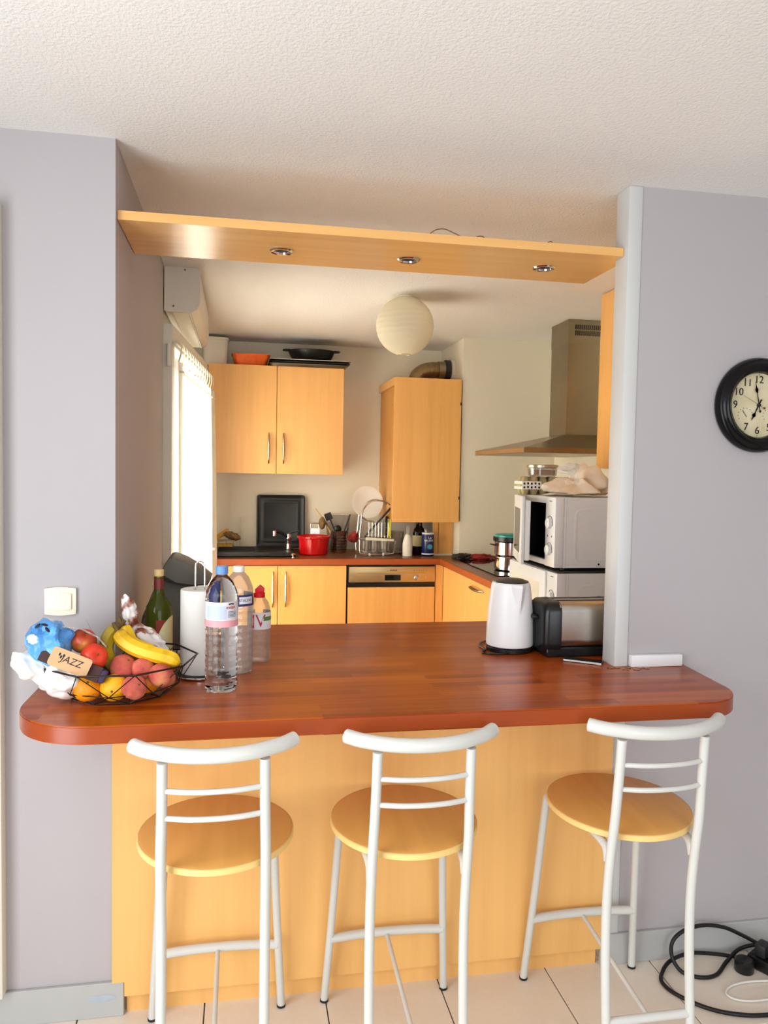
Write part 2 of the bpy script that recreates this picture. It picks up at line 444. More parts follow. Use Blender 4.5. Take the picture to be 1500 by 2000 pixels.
bm = NB(); blob(bm, (-.035, -.0134, .058), (.036, .0006, .010), .5, 3, 3, 4); obj('paint_smear', bm, 'smear', bl)
struct('baseboard_right', box(NB(), 1.512, 3.3, -.013, -.0005, 0, .102, .002, 1), 'baseboard_grey')

# kitchen window: fixed frame, sash ajar, glass
win = thing('window_1', None, None); win['kind'] = 'structure'
b = NB()
for a in ((-.09, -.03, 1.37, 1.42, .06, 2.26), (-.09, -.03, 2.63, 2.68, .06, 2.26), (-.09, -.03, 1.42, 2.63, .06, .11), (-.09, -.03, 1.42, 2.63, 2.21, 2.26)): box(b, *a)
obj('window_frame', b, 'white_plastic', win, False)
sash = bpy.data.objects.new('window_sash', None); C.objects.link(sash); sash.parent = win
sash.location = (.012, 1.335, 0); sash.rotation_euler = (0, 0, -math.atan2(.10, 1.30))
b = NB(); L = 1.30
for a in ((-.025, .025, 0, .07, .10, 2.24), (-.025, .025, L-.07, L, .10, 2.24), (-.025, .025, .07, L-.07, .10, .18), (-.025, .025, .07, L-.07, 2.15, 2.24)): box(b, *a)
obj('sash_frame', b, 'off_white', sash, False)
obj('pane', box(NB(), -.004, .004, .07, L-.07, .18, 2.15), 'window_glass', sash, False)
for z in (2.10, 1.12, .3): obj('hinge', lathe(NB(), [(.009, z-.05), (.009, z+.05)], 12, (.012, -.012, 0)), 'off_white', sash)

# roller shutter box above the window
sb = thing('shutter_box', 'cream roller shutter box under the ceiling above the kitchen window', 'shutter box', (0, 1.36, 0))
prof = [(0, 2.312), (.026, 2.306), (.118, 2.306), (.142, 2.318), (.152, 2.345), (.152, 2.488), (.146, 2.498), (0, 2.498)]
M = Matrix(((1, 0, 0, 0), (0, 0, 1, 0), (0, 1, 0, 0), (0, 0, 0, 1)))
bm = prism(NB(), prof, .012, 1.04); 
for v in bm.verts: v.co = M @ v.co
obj('casing', bm, 'off_white', sb, True, angle=50)
bm = prism(NB(), [(0, 2.305), (.02, 2.30), (.122, 2.30), (.146, 2.314), (.158, 2.345), (.158, 2.49), (.15, 2.4995), (0, 2.4995)], 0, .012)
for v in bm.verts: v.co = M @ v.co
obj('end_cap', bm, 'off_white', sb)
for x, z in ((.04, 2.325), (.09, 2.488)): obj('screw', lathe(NB(), [(.0045, 0), (.0035, .002), (0, .0025)], 10, (x, 0, z), 'Y'), 'bark_brown', sb)
obj('underside_panel', box(NB(), .035, .105, .02, 1.03, 2.300, 2.306), 'cream_plastic', sb, False)
for x in (.03, .108): obj('guide_strip', box(NB(), x, x+.006, .014, 1.03, 2.297, 2.306), 'off_white', sb, False)

# curtain hung on the sash
cu = thing('curtain', 'white tab-top curtain bright with daylight on the kitchen window', 'curtain', (.012, 1.335, 0), sash.rotation_euler[2])
bm = NB(); ny, nz = 120, 14; grid = []
for i in range(ny+1):
    row = []; s = i/ny; y = .012+s*(L+.03)
    for k in range(nz+1):
        u = k/nz; z = .14+u*(2.075-.14); am = .010+.016*(1-u)
        x = .052+am*math.sin(s*46+.6*math.sin(s*9))+.004*math.sin(s*130+u*3)+.018*(s**3)*math.sin(PI*u)
        row.append(bm.verts.new((x, y, z)))
    grid.append(row)
for i in range(ny):
    for k in range(nz): bm.faces.new((grid[i][k], grid[i+1][k], grid[i+1][k+1], grid[i][k+1]))
obj('cloth', bm, 'curtain_cloth', cu)
obj('hem_band', tube(NB(), [(.060+.006*math.sin(k*1.7), .015+k*.044, 2.03+.006*math.sin(k*2.3)) for k in range(31)], .006, 6, sm=3), 'curtain_cloth', cu)
for k in range(14):
    y = .02+k*.098
    bm = NB(); tube(bm, [(.048, y+.018, 2.075), (.060, y+.018, 2.12), (.056, y+.018, 2.165), (.036, y+.018, 2.17)], .018, 8, sm=3, flat=.12); obj('tab', bm, 'curtain_cloth', cu)
obj('rod', tube(NB(), [(.042, -.005, 2.16), (.042, L+.03, 2.16)], .007, 8), 'off_white', cu)
obj('tie_knob', blob(NB(), (.07, L-.02, 1.10), (.016, .016, .012), .05, 2, 2), 'white_plastic', cu)

# ------------------------------------------------------------------ bar
ZB = .985
def arc(cx, cy, r, a0, a1, n=10): return [(cx+r*math.cos(math.radians(a0+(a1-a0)*k/n)), cy+r*math.sin(math.radians(a0+(a1-a0)*k/n))) for k in range(n+1)]
out = [(-.195, -.002)] + arc(-.195+.2, -.402+.2, .2, 180, 270, 14) + arc(1.75-.15, -.402+.15, .15, 270, 360, 12) + [(1.775, -.002), (1.528, -.006), (1.528, .084), (1.75, .084), (1.75, .775), (.002, .775), (.002, -.002)]
bt = thing('bar_counter', 'long red-brown wooden bar counter with rounded front corners', 'counter', (0, 0, 0))
obj('top', prism(NB(), out, ZB-.044, ZB, .0025, None, 2), 'bar_wood', bt)
e = prism(NB(), [(x, y) for x, y in out[:29]] , ZB-.041, ZB-.004)
bm = NB(); edge = out[0:28]; th = .0012; lo = []; 
for i, (x, y) in enumerate(edge):
    a = edge[max(0, i-1)]; c = edge[min(len(edge)-1, i+1)]; tx, ty = c[0]-a[0], c[1]-a[1]; l = math.hypot(tx, ty); nx, ny_ = ty/l, -tx/l
    lo.append([bm.verts.new((x+nx*d, y+ny_*d, z)) for d, z in ((-.001, ZB-.041), (th, ZB-.041), (th, ZB-.004), (-.001, ZB-.004))])
for i in range(len(lo)-1):
    for k in range(4): bm.faces.new((lo[i][k], lo[i+1][k], lo[i+1][(k+1) % 4], lo[i][(k+1) % 4]))
bm.faces.new(lo[0]); bm.faces.new(list(reversed(lo[-1])))
e.free(); obj('edge_band', bm, 'bar_edge', bt, True)
bp = thing('bar_front_panel', 'tall beech veneer panel closing the front below the bar counter', 'panel', (0, 0, 0))
pts = [(-.006, ZB-.046), (-.006, .104), (.028, .104), (.028, .062), (1.508, .062), (1.536, .12), (1.536, ZB-.046)]
pts[4:6] = [(1.511, .062), (1.511, .104), (1.5285, .104)]; pts[-1] = (1.5285, ZB-.046)
bm = prism(NB(), pts, 0, .018)
for v in bm.verts: v.co = Vector((v.co.x, -.019+v.co.z, v.co.y))
obj('panel_board', bm, 'beech', bp, False)
obj('plinth', box(NB(), .032, 1.503, .006, .024, 0, .075), 'beech_dark' if False else 'beech', bp, False)

# shelf with three spotlights
sh = thing('spotlight_shelf', 'beech shelf with three recessed spotlights spanning the opening', 'shelf', (0, 0, 0))
obj('board', prism(NB(), [(.002, .02), (1.528, .02), (1.528, .083), (1.56, .083), (1.56, .377), (.002, .377)], 2.287, 2.313, .001), 'beech_x', sh, False)
for x, y in ((.468, .215), (.877, .215), (1.335, .20)):
    sp = obj('spotlight', lathe(NB(), [(.024, 2.2866), (.026, 2.281), (.034, 2.280), (.038, 2.284), (.037, 2.2868)], 28, (x, y, 0), cap=False), 'chrome', sh)
    obj('lamp_glass', lathe(NB(), [(0, 2.2860), (.0245, 2.2862)], 24, (x, y, 0), cap=False), 'ink', sp)
tag(obj('lamp_wire', tube(NB(), [(.90, .05, 2.316), (.925, .05, 2.334), (.955, .055, 2.340), (.985, .055, 2.330), (1.016, .05, 2.317), (1.045, .06, 2.317), (1.062, .06, 2.327), (1.078, .06, 2.328), (1.092, .055, 2.317), (1.15, .06, 2.316), (1.27, .06, 2.316), (1.290, .055, 2.324), (1.300, .055, 2.327), (1.305, .05, 2.316)], .0016, 6, sm=5), 'wire_brown'), 'thin loose cable looping along the top of the spotlight shelf', 'cable')

# ------------------------------------------------------------------ stools
def make_stool():
    t = thing('bar_stool', 'x', 'stool', (0, 0, 0), group='bar stools along the counter')
    bm = NB(); lathe(bm, [(.19, .638), (.1965, .641), (.1985, .649), (.1965, .657), (.19, .660), (0, .6605)], 56)
    for v in bm.verts: v.co.y *= 1.08
    obj('seat', bm, 'seat_wood', t)
    bm = NB(); lathe(bm, [(.1965, .6405), (.1992, .6425), (.1996, .649), (.1992, .6555), (.1965, .6575)], 56, cap=False)
    for v in bm.verts: v.co.y *= 1.08
    obj('seat_edge', bm, 'seat_edge', t)
    for s in (-1, 1):
        obj('rear_leg', tube(NB(), [(s*.121, -.225, .004), (s*.121, -.205, .16), (s*.121, -.19, .34), (s*.121, -.188, .48), (s*.121, -.199, .6), (s*.120, -.214, .70), (s*.1175, -.222, .80), (s*.116, -.232, .925)], .0125, 12, sm=5), 'stool_paint', t)
        obj('front_leg', tube(NB(), [(s*.185, .222, .006), (s*.1675, .19, .30), (s*.153, .16, .585), (s*.149, .148, .613), (s*.141, .118, .6265), (s*.128, -.02, .6275), (s*.121, -.16, .622), (s*.121, -.188, .585)], .0115, 12, sm=6), 'stool_paint', t)
        obj('foot_cap', lathe(NB(), [(.0105, 0), (.0128, .001), (.0128, .007)], 12, (s*.185, .222, 0)), 'rubber', t)
        obj('foot_cap', lathe(NB(), [(.011, 0), (.0135, .001), (.0135, .007)], 12, (s*.121, -.225, 0)), 'rubber', t)
    obj('top_rail', tube(NB(), [(-.186, -.185, .951), (-.15, -.215, .9485), (-.08, -.248, .946), (0, -.259, .945), (.08, -.248, .946), (.15, -.215, .9485), (.186, -.185, .951)], .0178, 16, sm=6), 'stool_paint', t)
    for z, y in ((.858, -.227), (.792, -.2215)):
        obj('back_rung', tube(NB(), [(-.117, y, z), (-.06, y-.016, z), (0, y-.021, z), (.06, y-.016, z), (.117, y, z)], .0068, 10, sm=4), 'stool_paint', t)
    obj('front_footrest', tube(NB(), [(-.172, .2, .206), (-.09, .208, .207), (0, .211, .207), (.09, .208, .207), (.172, .2, .206)], .0135, 12, sm=4), 'stool_paint', t)
    obj('rear_stretcher', tube(NB(), [(-.121, -.204, .158), (.121, -.204, .158)], .0115, 12), 'stool_paint', t)
    obj('centre_strut', tube(NB(), [(0, .205, .202), (0, -.2, .160)], .0065, 10), 'stool_paint', t)
    return t
st = make_stool()
for k, (x, y, rz, lab) in enumerate(((.294, -.265, 0, 'white metal bar stool with round beech seat below the fruit basket'),
                                  (.793, -.262, 0, 'middle white metal bar stool with round beech seat, between two others'),
                                  (1.426, -.256, 0, 'white metal bar stool with round beech seat beside the floor cables'))):
    s = st if k == 0 else copy_tree(st)
    s.location = (x, y, 0); s.rotation_euler = (0, 0, rz); s['label'] = lab

# ------------------------------------------------------------------ wall clock, switch
ck = thing('wall_clock', 'round black-framed wall clock with aged cream dial', 'clock', (2.0, -.001, 1.833))
obj('frame', lathe(NB(), [(.150, 0), (.153, .006), (.153, .018), (.147, .028), (.140, .030), (.137, .034), (.128, .041), (.121, .041), (.117, .037), (.111, .034), (.106, .026), (.1035, .014), (.1035, .008)], 72, axis='Y', cap=False), 'clock_black', ck)
obj('dial', lathe(NB(), [(0, .0095), (.105, .0093)], 64, axis='Y', cap=False), 'dial_face', ck)
for h in (1, 2, 3, 5, 6, 7, 9, 10, 11, 12):
    a = math.radians(90-30*h); R_ = .082
    text('numeral', str(h), .034, 'ink', ck, T(R_*math.cos(a), -.0105, R_*math.sin(a)) @ FACE)
for h in range(12):
    a = math.radians(30*h); obj('minute_mark', lathe(NB(), [(0, .0112), (.0017, .0105)], 8, (.0985*math.cos(a), 0, .0985*math.sin(a)), 'Y', cap=False), 'ink', ck)
def hand(name, ang, L, w, tail, y, mat, spade):
    bm = NB(); d = Vector((math.sin(ang), 0, math.cos(ang))); n = Vector((d.z, 0, -d.x))
    prof = [(-tail, w*.8), (0, w), (L*.5, w*.8)] + ([(L*.6, w*2.6), (L*.66, w*3.0), (L*.74, w*1.4), (L*.8, w*.9)] if spade else []) + [(L, w*.3)]
    up = [bm.verts.new(d*s+n*q+Vector((0, y, 0))) for s, q in prof]; dn = [bm.verts.new(d*s-n*q+Vector((0, y, 0))) for s, q in prof]
    for k in range(len(prof)-1): bm.faces.new((up[k], up[k+1], dn[k+1], dn[k]))
    bmesh.ops.solidify(bm, geom=list(bm.faces), thickness=.001)
    if tail > .01: lathe(bm, [(0, .001), (tail*.2, .0005), (tail*.2, 0)], 12, tuple(d*(-tail)+Vector((0, y, 0))), 'Y')
    obj(name, bm, mat, ck, False)
hand('minute_hand', math.radians(-12), .078, .0018, .020, -.016, 'ink', True)
hand('hour_hand', math.radians(206), .056, .0022, .018, -.014, 'ink', True)
hand('second_hand', math.radians(-63), .070, .0006, .02, -.018, 'foil_red', False)
obj('hub', lathe(NB(), [(.005, .009), (.005, .019), (0, .020)], 14, axis='Y'), 'ink', ck)
for sx, ang in ((-1, 2.2), (1, 1.0)):      # two small inset gauges
    g = Vector((sx*.045, 0, -.032)); d = Vector((math.cos(ang), 0, math.sin(ang)))*.018
    obj('gauge_needle', tube(NB(), [g-d*.5+Vector((0, -.011, 0)), g+d+Vector((0, -.011, 0))], .0009, 6), 'dial_dark', ck)
    bm = NB()
    for k in range(10):
        a = math.radians(-30+k*27); lathe(bm, [(0, .0112), (.0015, .0104)], 8, (g.x+.026*math.cos(a), 0, g.z+.022*math.sin(a)), 'Y', cap=False)
    obj('gauge_scale', bm, 'dial_dark', ck)

sw = thing('light_switch', 'cream rocker light switch on the pale wall', 'light switch', (-.146, -.0005, 1.217))
def bowed(w, h, b, n=10):
    o = [(-w/2, -h/2)]
    o += [(-w/2+w*k/n, -h/2-b*math.sin(PI*k/n)) for k in range(1, n)] + [(w/2, -h/2), (w/2, h/2)]
    o += [(w/2-w*k/n, h/2+b*math.sin(PI*k/n)) for k in range(1, n)] + [(-w/2, h/2)]
    return o
bm = prism(NB(), bowed(.084, .072, .004), 0, .010, .002, FACE); obj('plate', bm, 'cream_plastic', sw)
bm = prism(NB(), bowed(.066, .043, .003), .008, .0145, .0015, T(-.002, 0, 0) @ FACE @ Matrix.Rotation(math.radians(-2.5), 4, 'Y')); obj('rocker', bm, 'cream_plastic', sw)

# ------------------------------------------------------------------ kitchen cabinets
def bow_handle(parent, x, y, z, L, vert=True, axis='y', sign=-1):
    pts = []
    for k in range(9):
        u = -1+2*k/8; d = .004+.026*math.sqrt(max(0, 1-u*u))
        if axis == 'y': pts.append((x, y+sign*d, z+u*L/2) if vert else (x+u*L/2, y+sign*d, z))
        else: pts.append((x+sign*d, y+u*L/2, z))
    bm = NB(); tube(bm, pts, lambda s: .0035+.0062*math.sin(PI*s), 8, sm=3); return obj('handle', bm, 'nickel', parent)
wc = thing('wall_cabinet', 'beech wall cabinet with two doors and bow handles', 'cabinet', (0, 0, 0))
obj('carcass', box(NB(), .127, 1.029, 3.02, 3.348, 1.573, 2.292), 'beech_cab', wc, False)
for x0, x1, hx in ((.1265, .5745, .525), (.5785, 1.0285, .624)):
    d = obj('door', box(NB(), x0, x1, 3.0, 3.018, 1.571, 2.294, .0012, 1), 'beech_cab', wc, False); bow_handle(d, hx, 3.0, 1.743, .205)

def base_unit(name, label, doors, x0, x1):
    t = thing(name, label, 'cabinet', (0, 0, 0))
    obj('carcass', box(NB(), x0+.002, x1-.002, 2.752, 3.345, .12, .982), 'beech_cab', t, False)
    for a, c_, hx in doors:
        d = obj('door', box(NB(), a, c_, 2.73, 2.748, .13, .978, .0012, 1), 'beech_cab', t, False); bow_handle(d, hx, 2.73, .826, .23)
    obj('plinth', box(NB(), x0, x1, 2.79, 2.80, 0, .118), 'beech_cab', t, False)
base_unit('sink_cabinet', 'beech base cabinet with two doors under the black sink', [(.133, .5805, .551), (.5845, 1.029, .633)], .131, 1.031)

dw = thing('dishwasher', 'built-in dishwasher with steel control panel and beech door', 'dishwasher', (0, 0, 0))
obj('body', box(NB(), 1.035, 1.631, 2.745, 3.30, .1, .980), 'black_plastic', dw, False)
obj('door_panel', box(NB(), 1.041, 1.628, 2.728, 2.745, .13, .833, .0015, 1), 'beech_cab', dw, False)
cp = obj('control_panel', box(NB(), 1.046, 1.628, 2.722, 2.745, .868, .972, .003, 2), 'dw_steel', dw)
obj('display', box(NB(), 1.285, 1.392, 2.7205, 2.7225, .880, .917), 'black_glass', cp, False)
obj('knob', lathe(NB(), [(.020, 0), (.019, .010), (.014, .014), (0, .0145)], 24, (1.500, 2.722, .897), 'Y'), 'steel', cp)
obj('button', lathe(NB(), [(.006, 0), (.005, .004), (0, .0045)], 14, (1.560, 2.722, .897), 'Y'), 'steel', cp)
for k in range(6): obj('print_mark', box(NB(), 1.484+k*.016, 1.4855+k*.016, 2.7214, 2.7222, .938, .950), 'dial_dark', cp, False)
obj('print_line', box(NB(), 1.10, 1.56, 2.7214, 2.7221, .928, .9292), 'dial_dark', cp, False)
bm = NB()
for k in range(7): box(bm, 1.322+k*.0066, 1.3262+k*.0066, 2.7214, 2.7222, .944, .950+.003*(k % 3 == 0))
obj('print_logo', bm, 'dial_dark', cp, False)

cf = thing('corner_filler', 'beech corner filler strip beside the dishwasher', 'panel', (0, 0, 0))
obj('strip', box(NB(), 1.633, 1.684, 2.73, 2.748, .12, .982), 'beech_cab', cf, False)
rb = thing('hob_cabinet', 'beech base cabinet with drawer under the black hob', 'cabinet', (0, 0, 0))
obj('carcass', box(NB(), 1.708, 2.45, 1.505, 2.70, .12, .982), 'beech_cab', rb, False)
d = obj('drawer', box(NB(), 1.686, 1.706, 1.505, 2.20, .30, .978, .0012, 1), 'beech_cab', rb, False); bow_handle(d, 1.686, 1.96, .934, .24, axis='x')
obj('door', box(NB(), 1.686, 1.706, 2.204, 2.728, .13, .978, .0012, 1), 'beech_cab', rb, False)
obj('lower_drawer', box(NB(), 1.686, 1.706, 1.505, 2.20, .13, .296, .0012, 1), 'beech_cab', rb, False)

ZW = 1.027
wt = thing('kitchen_worktop', 'L-shaped red-brown kitchen worktop along the back wall', 'worktop', (0, 0, 0))
obj('top', prism(NB(), [(.002, 3.345), (.002, 2.71), (1.655, 2.71), (1.655, 1.505), (2.46, 1.505), (2.46, 2.762), (1.798, 2.762), (1.798, 3.345)], ZW-.042, ZW, .002), 'worktop_top', wt, False)
bm = NB(); box(bm, .004, 1.653, 2.7085, 2.7105, ZW-.040, ZW-.003); obj('front_edge', bm, 'worktop_edge', wt, False)
bm = NB(); box(bm, 1.6535, 1.6555, 1.507, 2.708, ZW-.040, ZW-.003); obj('side_edge', bm, 'worktop_edge', wt, False)

# boiler cabinet in the corner
tc = thing('boiler_cabinet', 'tall beech corner cabinet with a flexible duct on top', 'cabinet', (0, 0, 0))
obj('front_panel', box(NB(), 1.333, 1.790, 2.75, 2.769, 1.265, 2.222, .0012, 1), 'beech_cab', tc, False)
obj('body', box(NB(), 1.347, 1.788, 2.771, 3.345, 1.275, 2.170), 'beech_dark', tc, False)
obj('top_rail', box(NB(), 1.333, 1.790, 2.771, 3.345, 2.172, 2.222), 'beech_cab', tc, False)
for y, z in ((2.90, 2.05), (2.90, 1.42)): obj('peg_hole', lathe(NB(), [(.005, 0), (0, -.0005)], 10, (1.3468, y, z), 'X'), 'ink', tc)
for z in (2.05, 1.42): obj('hinge_plug', box(NB(), 1.783, 1.7905, 2.748, 2.7505, z, z+.02), 'ink', tc, False)
up = thing('backing_panels', 'beech panels on the worktop below the boiler cabinet', 'panel', (0, 0, 0))
obj('panel', box(NB(), 1.657, 1.693, 2.925, 2.94, ZW+.012, 1.264), 'beech_cab', up, False)
obj('panel', box(NB(), 1.696, 1.798, 2.920, 2.94, ZW+.012, 1.264), 'beech_cab', up, False)
obj('white_sill', box(NB(), 1.652, 1.798, 2.905, 2.942, ZW, ZW+.011), 'bucket_white', up, False)
du = thing('flexible_duct', 'ribbed metal flue duct bending into the wall above the corner cabinet', 'duct', (0, 0, 0))
bm = NB(); path = crom([(1.535, 3.03, 2.224), (1.548, 3.03, 2.262), (1.585, 3.03, 2.296), (1.64, 3.03, 2.312), (1.70, 3.03, 2.315)], 12)
tube(bm, path, lambda s: .056+.003*math.sin(s*150), 20); obj('hose', bm, 'duct_metal', du)
obj('collar', lathe(NB(), [(.054, 1.69), (.060, 1.692), (.060, 1.738), (.056, 1.74)], 24, (0, 3.03, 2.316), 'X'), 'steel_hood', du)
obj('flange', lathe(NB(), [(.058, 1.738), (.070, 1.742), (.070, 1.775), (.062, 1.778)], 24, (0, 3.03, 2.318), 'X'), 'black_matte', du)
obj('wall_ring', lathe(NB(), [(.066, 1.778), (.076, 1.782), (.076, 1.799), (0, 1.7995)], 24, (0, 3.03, 2.318), 'X'), 'bucket_white', du)

# upper cabinet at right and hood
uc = thing('upper_cabinet', 'tall beech upper cabinet half hidden behind the grey post', 'cabinet', (0, 0, 0))
obj('carcass', box(NB(), 2.122, 2.46, .09, 1.356, 1.634, 2.49), 'beech_cab', uc, False)
for a, c_ in ((.09, .72), (.724, 1.358)): obj('door', box(NB(), 2.10, 2.12, a, c_, 1.632, 2.492, .0012, 1), 'beech_cab', uc, False)
hd = thing('range_hood', 'brushed steel chimney range hood on the right wall', 'range hood', (0, 0, 0))
bm = NB(); x0, x1, y0, y1 = 1.835, 2.462, 1.667, 2.558
lowv = [bm.verts.new((x, y, z)) for z in (1.714, 1.742) for x, y in ((x0, y0), (x1, y0), (x1, y1), (x0, y1))]
topv = [bm.verts.new((x, y, 1.832)) for x, y in ((2.205, 1.985), (2.462, 1.985), (2.462, 2.233), (2.205, 2.233))]
bm.faces.new(lowv[0:4])
for k in range(4):
    j = (k+1) % 4; bm.faces.new((lowv[k], lowv[j], lowv[4+j], lowv[4+k])); bm.faces.new((lowv[4+k], lowv[4+j], topv[j], topv[k]))
bm.faces.new(topv); obj('canopy', bm, 'steel_hood', hd, False)
obj('control_strip', box(NB(), 1.833, 1.835, 1.68, 2.55, 1.717, 1.740), 'steel', hd, False)
obj('badge', box(NB(), 1.8315, 1.833, 2.10, 2.24, 1.728, 1.732), 'chrome', hd, False)
ch = obj('chimney', box(NB(), 2.205, 2.462, 1.985, 2.233, 1.833, 2.36), 'steel_hood', hd, False)
ch2 = obj('chimney_sleeve', box(NB(), 2.203, 2.462, 1.983, 2.235, 2.36, 2.498), 'steel_hood', hd, False)
for r in range(2):
    for k in range(14): obj('vent_slot', box(NB(), 2.244+k*.0125, 2.251+k*.0125, 1.9815, 1.9835, 2.408+r*.034, 2.436+r*.034), 'ink', ch2, False)

# paper lantern
ln = thing('paper_lantern', 'white ribbed paper globe lantern hanging from the kitchen ceiling', 'lamp', (1.168, 1.66, 2.347))
prof = []; n = 180
for k in range(n+1):
    a = -PI/2+.22+(PI-.44)*k/n; prof.append((.149*math.cos(a), .149*math.sin(a), k))
def ribmod(r, z, a): return r*(1-.010*abs(math.sin(z*118+.25*math.sin(a*2+z*9)+.12*math.sin(5*a))))+.0012*noise.noise(Vector((math.cos(a)*3, math.sin(a)*3, z*50)))
obj('shade', lathe(NB(), [(r, z) for r, z, k in prof], 56, mod=ribmod, cap=False), 'lantern_paper', ln)
obj('fitting', lathe(NB(), [(.012, .10), (.014, .135), (.034, .138), (.036, .1525)], 20), 'cream_plastic', ln)
obj('wire_ring', tube(NB(), [(.033*math.cos(a), .033*math.sin(a), -.1455) for a in [2*PI*k/20 for k in range(20)]], .0012, 6, True), 'nickel', ln)

# ------------------------------------------------------------------ on top of the wall cabinet
ZC = 2.2945
bk = thing('white_tub', 'white plastic tub on the wall cabinet beside the shutter box', 'tub', (.165, 3.15, ZC))
def squircle(e): return lambda r, z, a: r*(1/((abs(math.cos(a))**e+abs(math.sin(a))**e)**(1/e)))
obj('body', lathe(NB(), [(.076, 0), (.080, .01), (.086, .175), (.085, .18), (.081, .175), (.072, .012), (0, .01)], 40, mod=squircle(5)), 'bucket_white', bk)
obj('rim', lathe(NB(), [(.087, .166), (.091, .168), (.091, .183), (.087, .185), (.083, .183)], 40, mod=squircle(5)), 'bucket_white', bk)
fo = thing('foil_tray', 'orange aluminium foil tray on top of the wall cabinet', 'tray', (.402, 3.11, ZC))
def recttray(bm, w0, d0, w1, d1, h, th, lip, n=1, crimp=0):
    rings = []
    for (w, d, z) in ((w0, d0, 0), (w1, d1, h), (w1+lip, d1+lip, h), (w1+lip, d1+lip, h+.004), (w1-th, d1-th, h+.003), (w0-th, d0-th, th)):
        o = rrect(-w/2, w/2, -d/2, d/2, min(.03, w*.15), 8)
        if crimp: o = [(x*(1+crimp*(k % 2)), y*(1+crimp*(k % 2))) for k, (x, y) in enumerate(o)]
        rings.append([bm.verts.new((x, y, z)) for x, y in o])
    m = len(rings[0])
    for a, b_ in zip(rings, rings[1:]):
        for k in range(m): bm.faces.new((a[k], a[(k+1) % m], b_[(k+1) % m], b_[k]))
    bm.faces.new(list(reversed(rings[0]))); bm.faces.new(rings[-1]); return bm
obj('pan', recttray(NB(), .205, .13, .245, .17, .072, .003, .012, crimp=.012), 'foil_orange', fo)
bs = thing('baking_sheets', 'stacked flat metal baking sheets on the wall cabinet', 'baking sheet', (.785, 3.14, ZC))
obj('sheet', recttray(NB(), .50, .30, .52, .32, .014, .003, .012), 'sheet_metal', bs)
obj('sheet', recttray(NB(), .50, .29, .53, .31, .012, .003, .02), 'black_enamel', bs, loc=(.01, .0, .0155))
obj('sheet', recttray(NB(), .49, .29, .53, .32, .014, .003, .02), 'steel', bs, loc=(.015, .0, .0285))
rp = thing('roasting_dish', 'black oval roasting dish with two handles on the baking sheets', 'dish', (.815, 3.12, ZC+.0475))
bm = lathe(NB(), [(.115, 0), (.13, .008), (.16, .072), (.166, .078), (.160, .078), (.126, .012), (0, .010)], 48)
for v in bm.verts: v.co.y *= .72
obj('body', bm, 'black_enamel', rp)
for s in (-1, 1):
    obj('handle', prism(NB(), [(s*.150, -.045), (s*.178, -.036), (s*.197, -.018), (s*.197, .018), (s*.178, .036), (s*.150, .045)][::s], .0745, .082, .002), 'black_enamel', rp)

# ------------------------------------------------------------------ along the back worktop
sk = thing('sink', 'black composite sink and drainer set into the back worktop', 'sink', (0, 0, ZW))
obj('rim', recttray(NB(), .53, .46, .54, .47, .010, .03, .004), 'black_enamel', sk, loc=(.435, 3.03, 0))
for k in range(5): obj('drainer_rib', box(NB(), .20, .44, 2.88+k*.06, 2.888+k*.06, .030, .036, .002, 1), 'black_enamel', sk)
fa = thing('kitchen_tap', 'black and chrome kitchen tap behind the sink', 'tap', (.668, 3.06, ZW+.0145))
obj('body', lathe(NB(), [(.022, 0), (.022, .012), (.016, .02), (.017, .075), (.020, .08), (.020, .10), (.012, .118), (0, .12)], 24), 'chrome', fa)
obj('spout', tube(NB(), [(0, 0, .085), (-.03, -.02, .115), (-.065, -.035, .133), (-.096, -.045, .136)], .011, 12, sm=5), 'black_plastic', fa)
obj('spout_tip', lathe(NB(), [(.012, -.024), (.0145, -.022), (.0145, .010), (.010, .014)], 18, (-.097, -.046, .130)), 'chrome', fa)
obj('lever', tube(NB(), [(.0, 0, .118), (.03, -.01, .132), (.068, -.02, .138)], .006, 8, sm=3), 'black_plastic', fa)
kn = obj('drain_knob', lathe(NB(), [(.012, 0), (.010, .006), (.006, .008), (.006, .014)], 16), 'chrome', sk, loc=(.682, 2.765, 0))
obj('grip', lathe(NB(), [(.008, .014), (.019, .017), (.020, .023), (.013, .028), (0, .029)], 20), 'chrome', kn)

tr = thing('oven_tray', 'black oven tray leaning upright against the back wall', 'oven tray', (.626, 3.295, ZW+.012), rot=(math.radians(90-3), 0, 0))
def frame_tray(bm):
    rings = []
    for (ins, z) in ((0, .004), (0, .012), (.008, .014), (.020, .007), (.038, .006), (.043, .0085), (.055, .0085), (.060, .006)):
        rings.append([bm.verts.new((x, y, z)) for x, y in rrect(-.172+ins, .172-ins, .002+ins, .380-ins, .018, 6)])
    m = len(rings[0])
    for a, b_ in zip(rings, rings[1:]):
        for k in range(m): bm.faces.new((a[k], a[(k+1) % m], b_[(k+1) % m], b_[k]))
    bm.faces.new(list(reversed(rings[0]))); bm.faces.new(rings[-1]); return bm
obj('pan', frame_tray(NB()), 'black_enamel', tr)
cb = thing('cutting_board', 'white plastic cutting board leaning on the wall behind the oven tray', 'cutting board', (.41, 3.325, ZW+.001), rot=(math.radians(-2), 0, 0))
bm = prism(NB(), rrect(-.068, .10, 0, .236, .012), -.004, .004, .001)
for v in bm.verts: v.co = FACE @ v.co
obj('board', bm, 'board_white', cb)
bm = prism(NB(), rrect(-.03, .06, .205, .217, .0058), .0036, .0046)
for v in bm.verts: v.co = FACE @ v.co
obj('grip_slot', bm, 'bark_brown' if False else 'off_white', cb)
db = thing('sponge_rack', 'wire sink caddy holding brushes and sponges beside the curtain', 'caddy', (.245, 3.20, ZW+.012))
bm = NB()
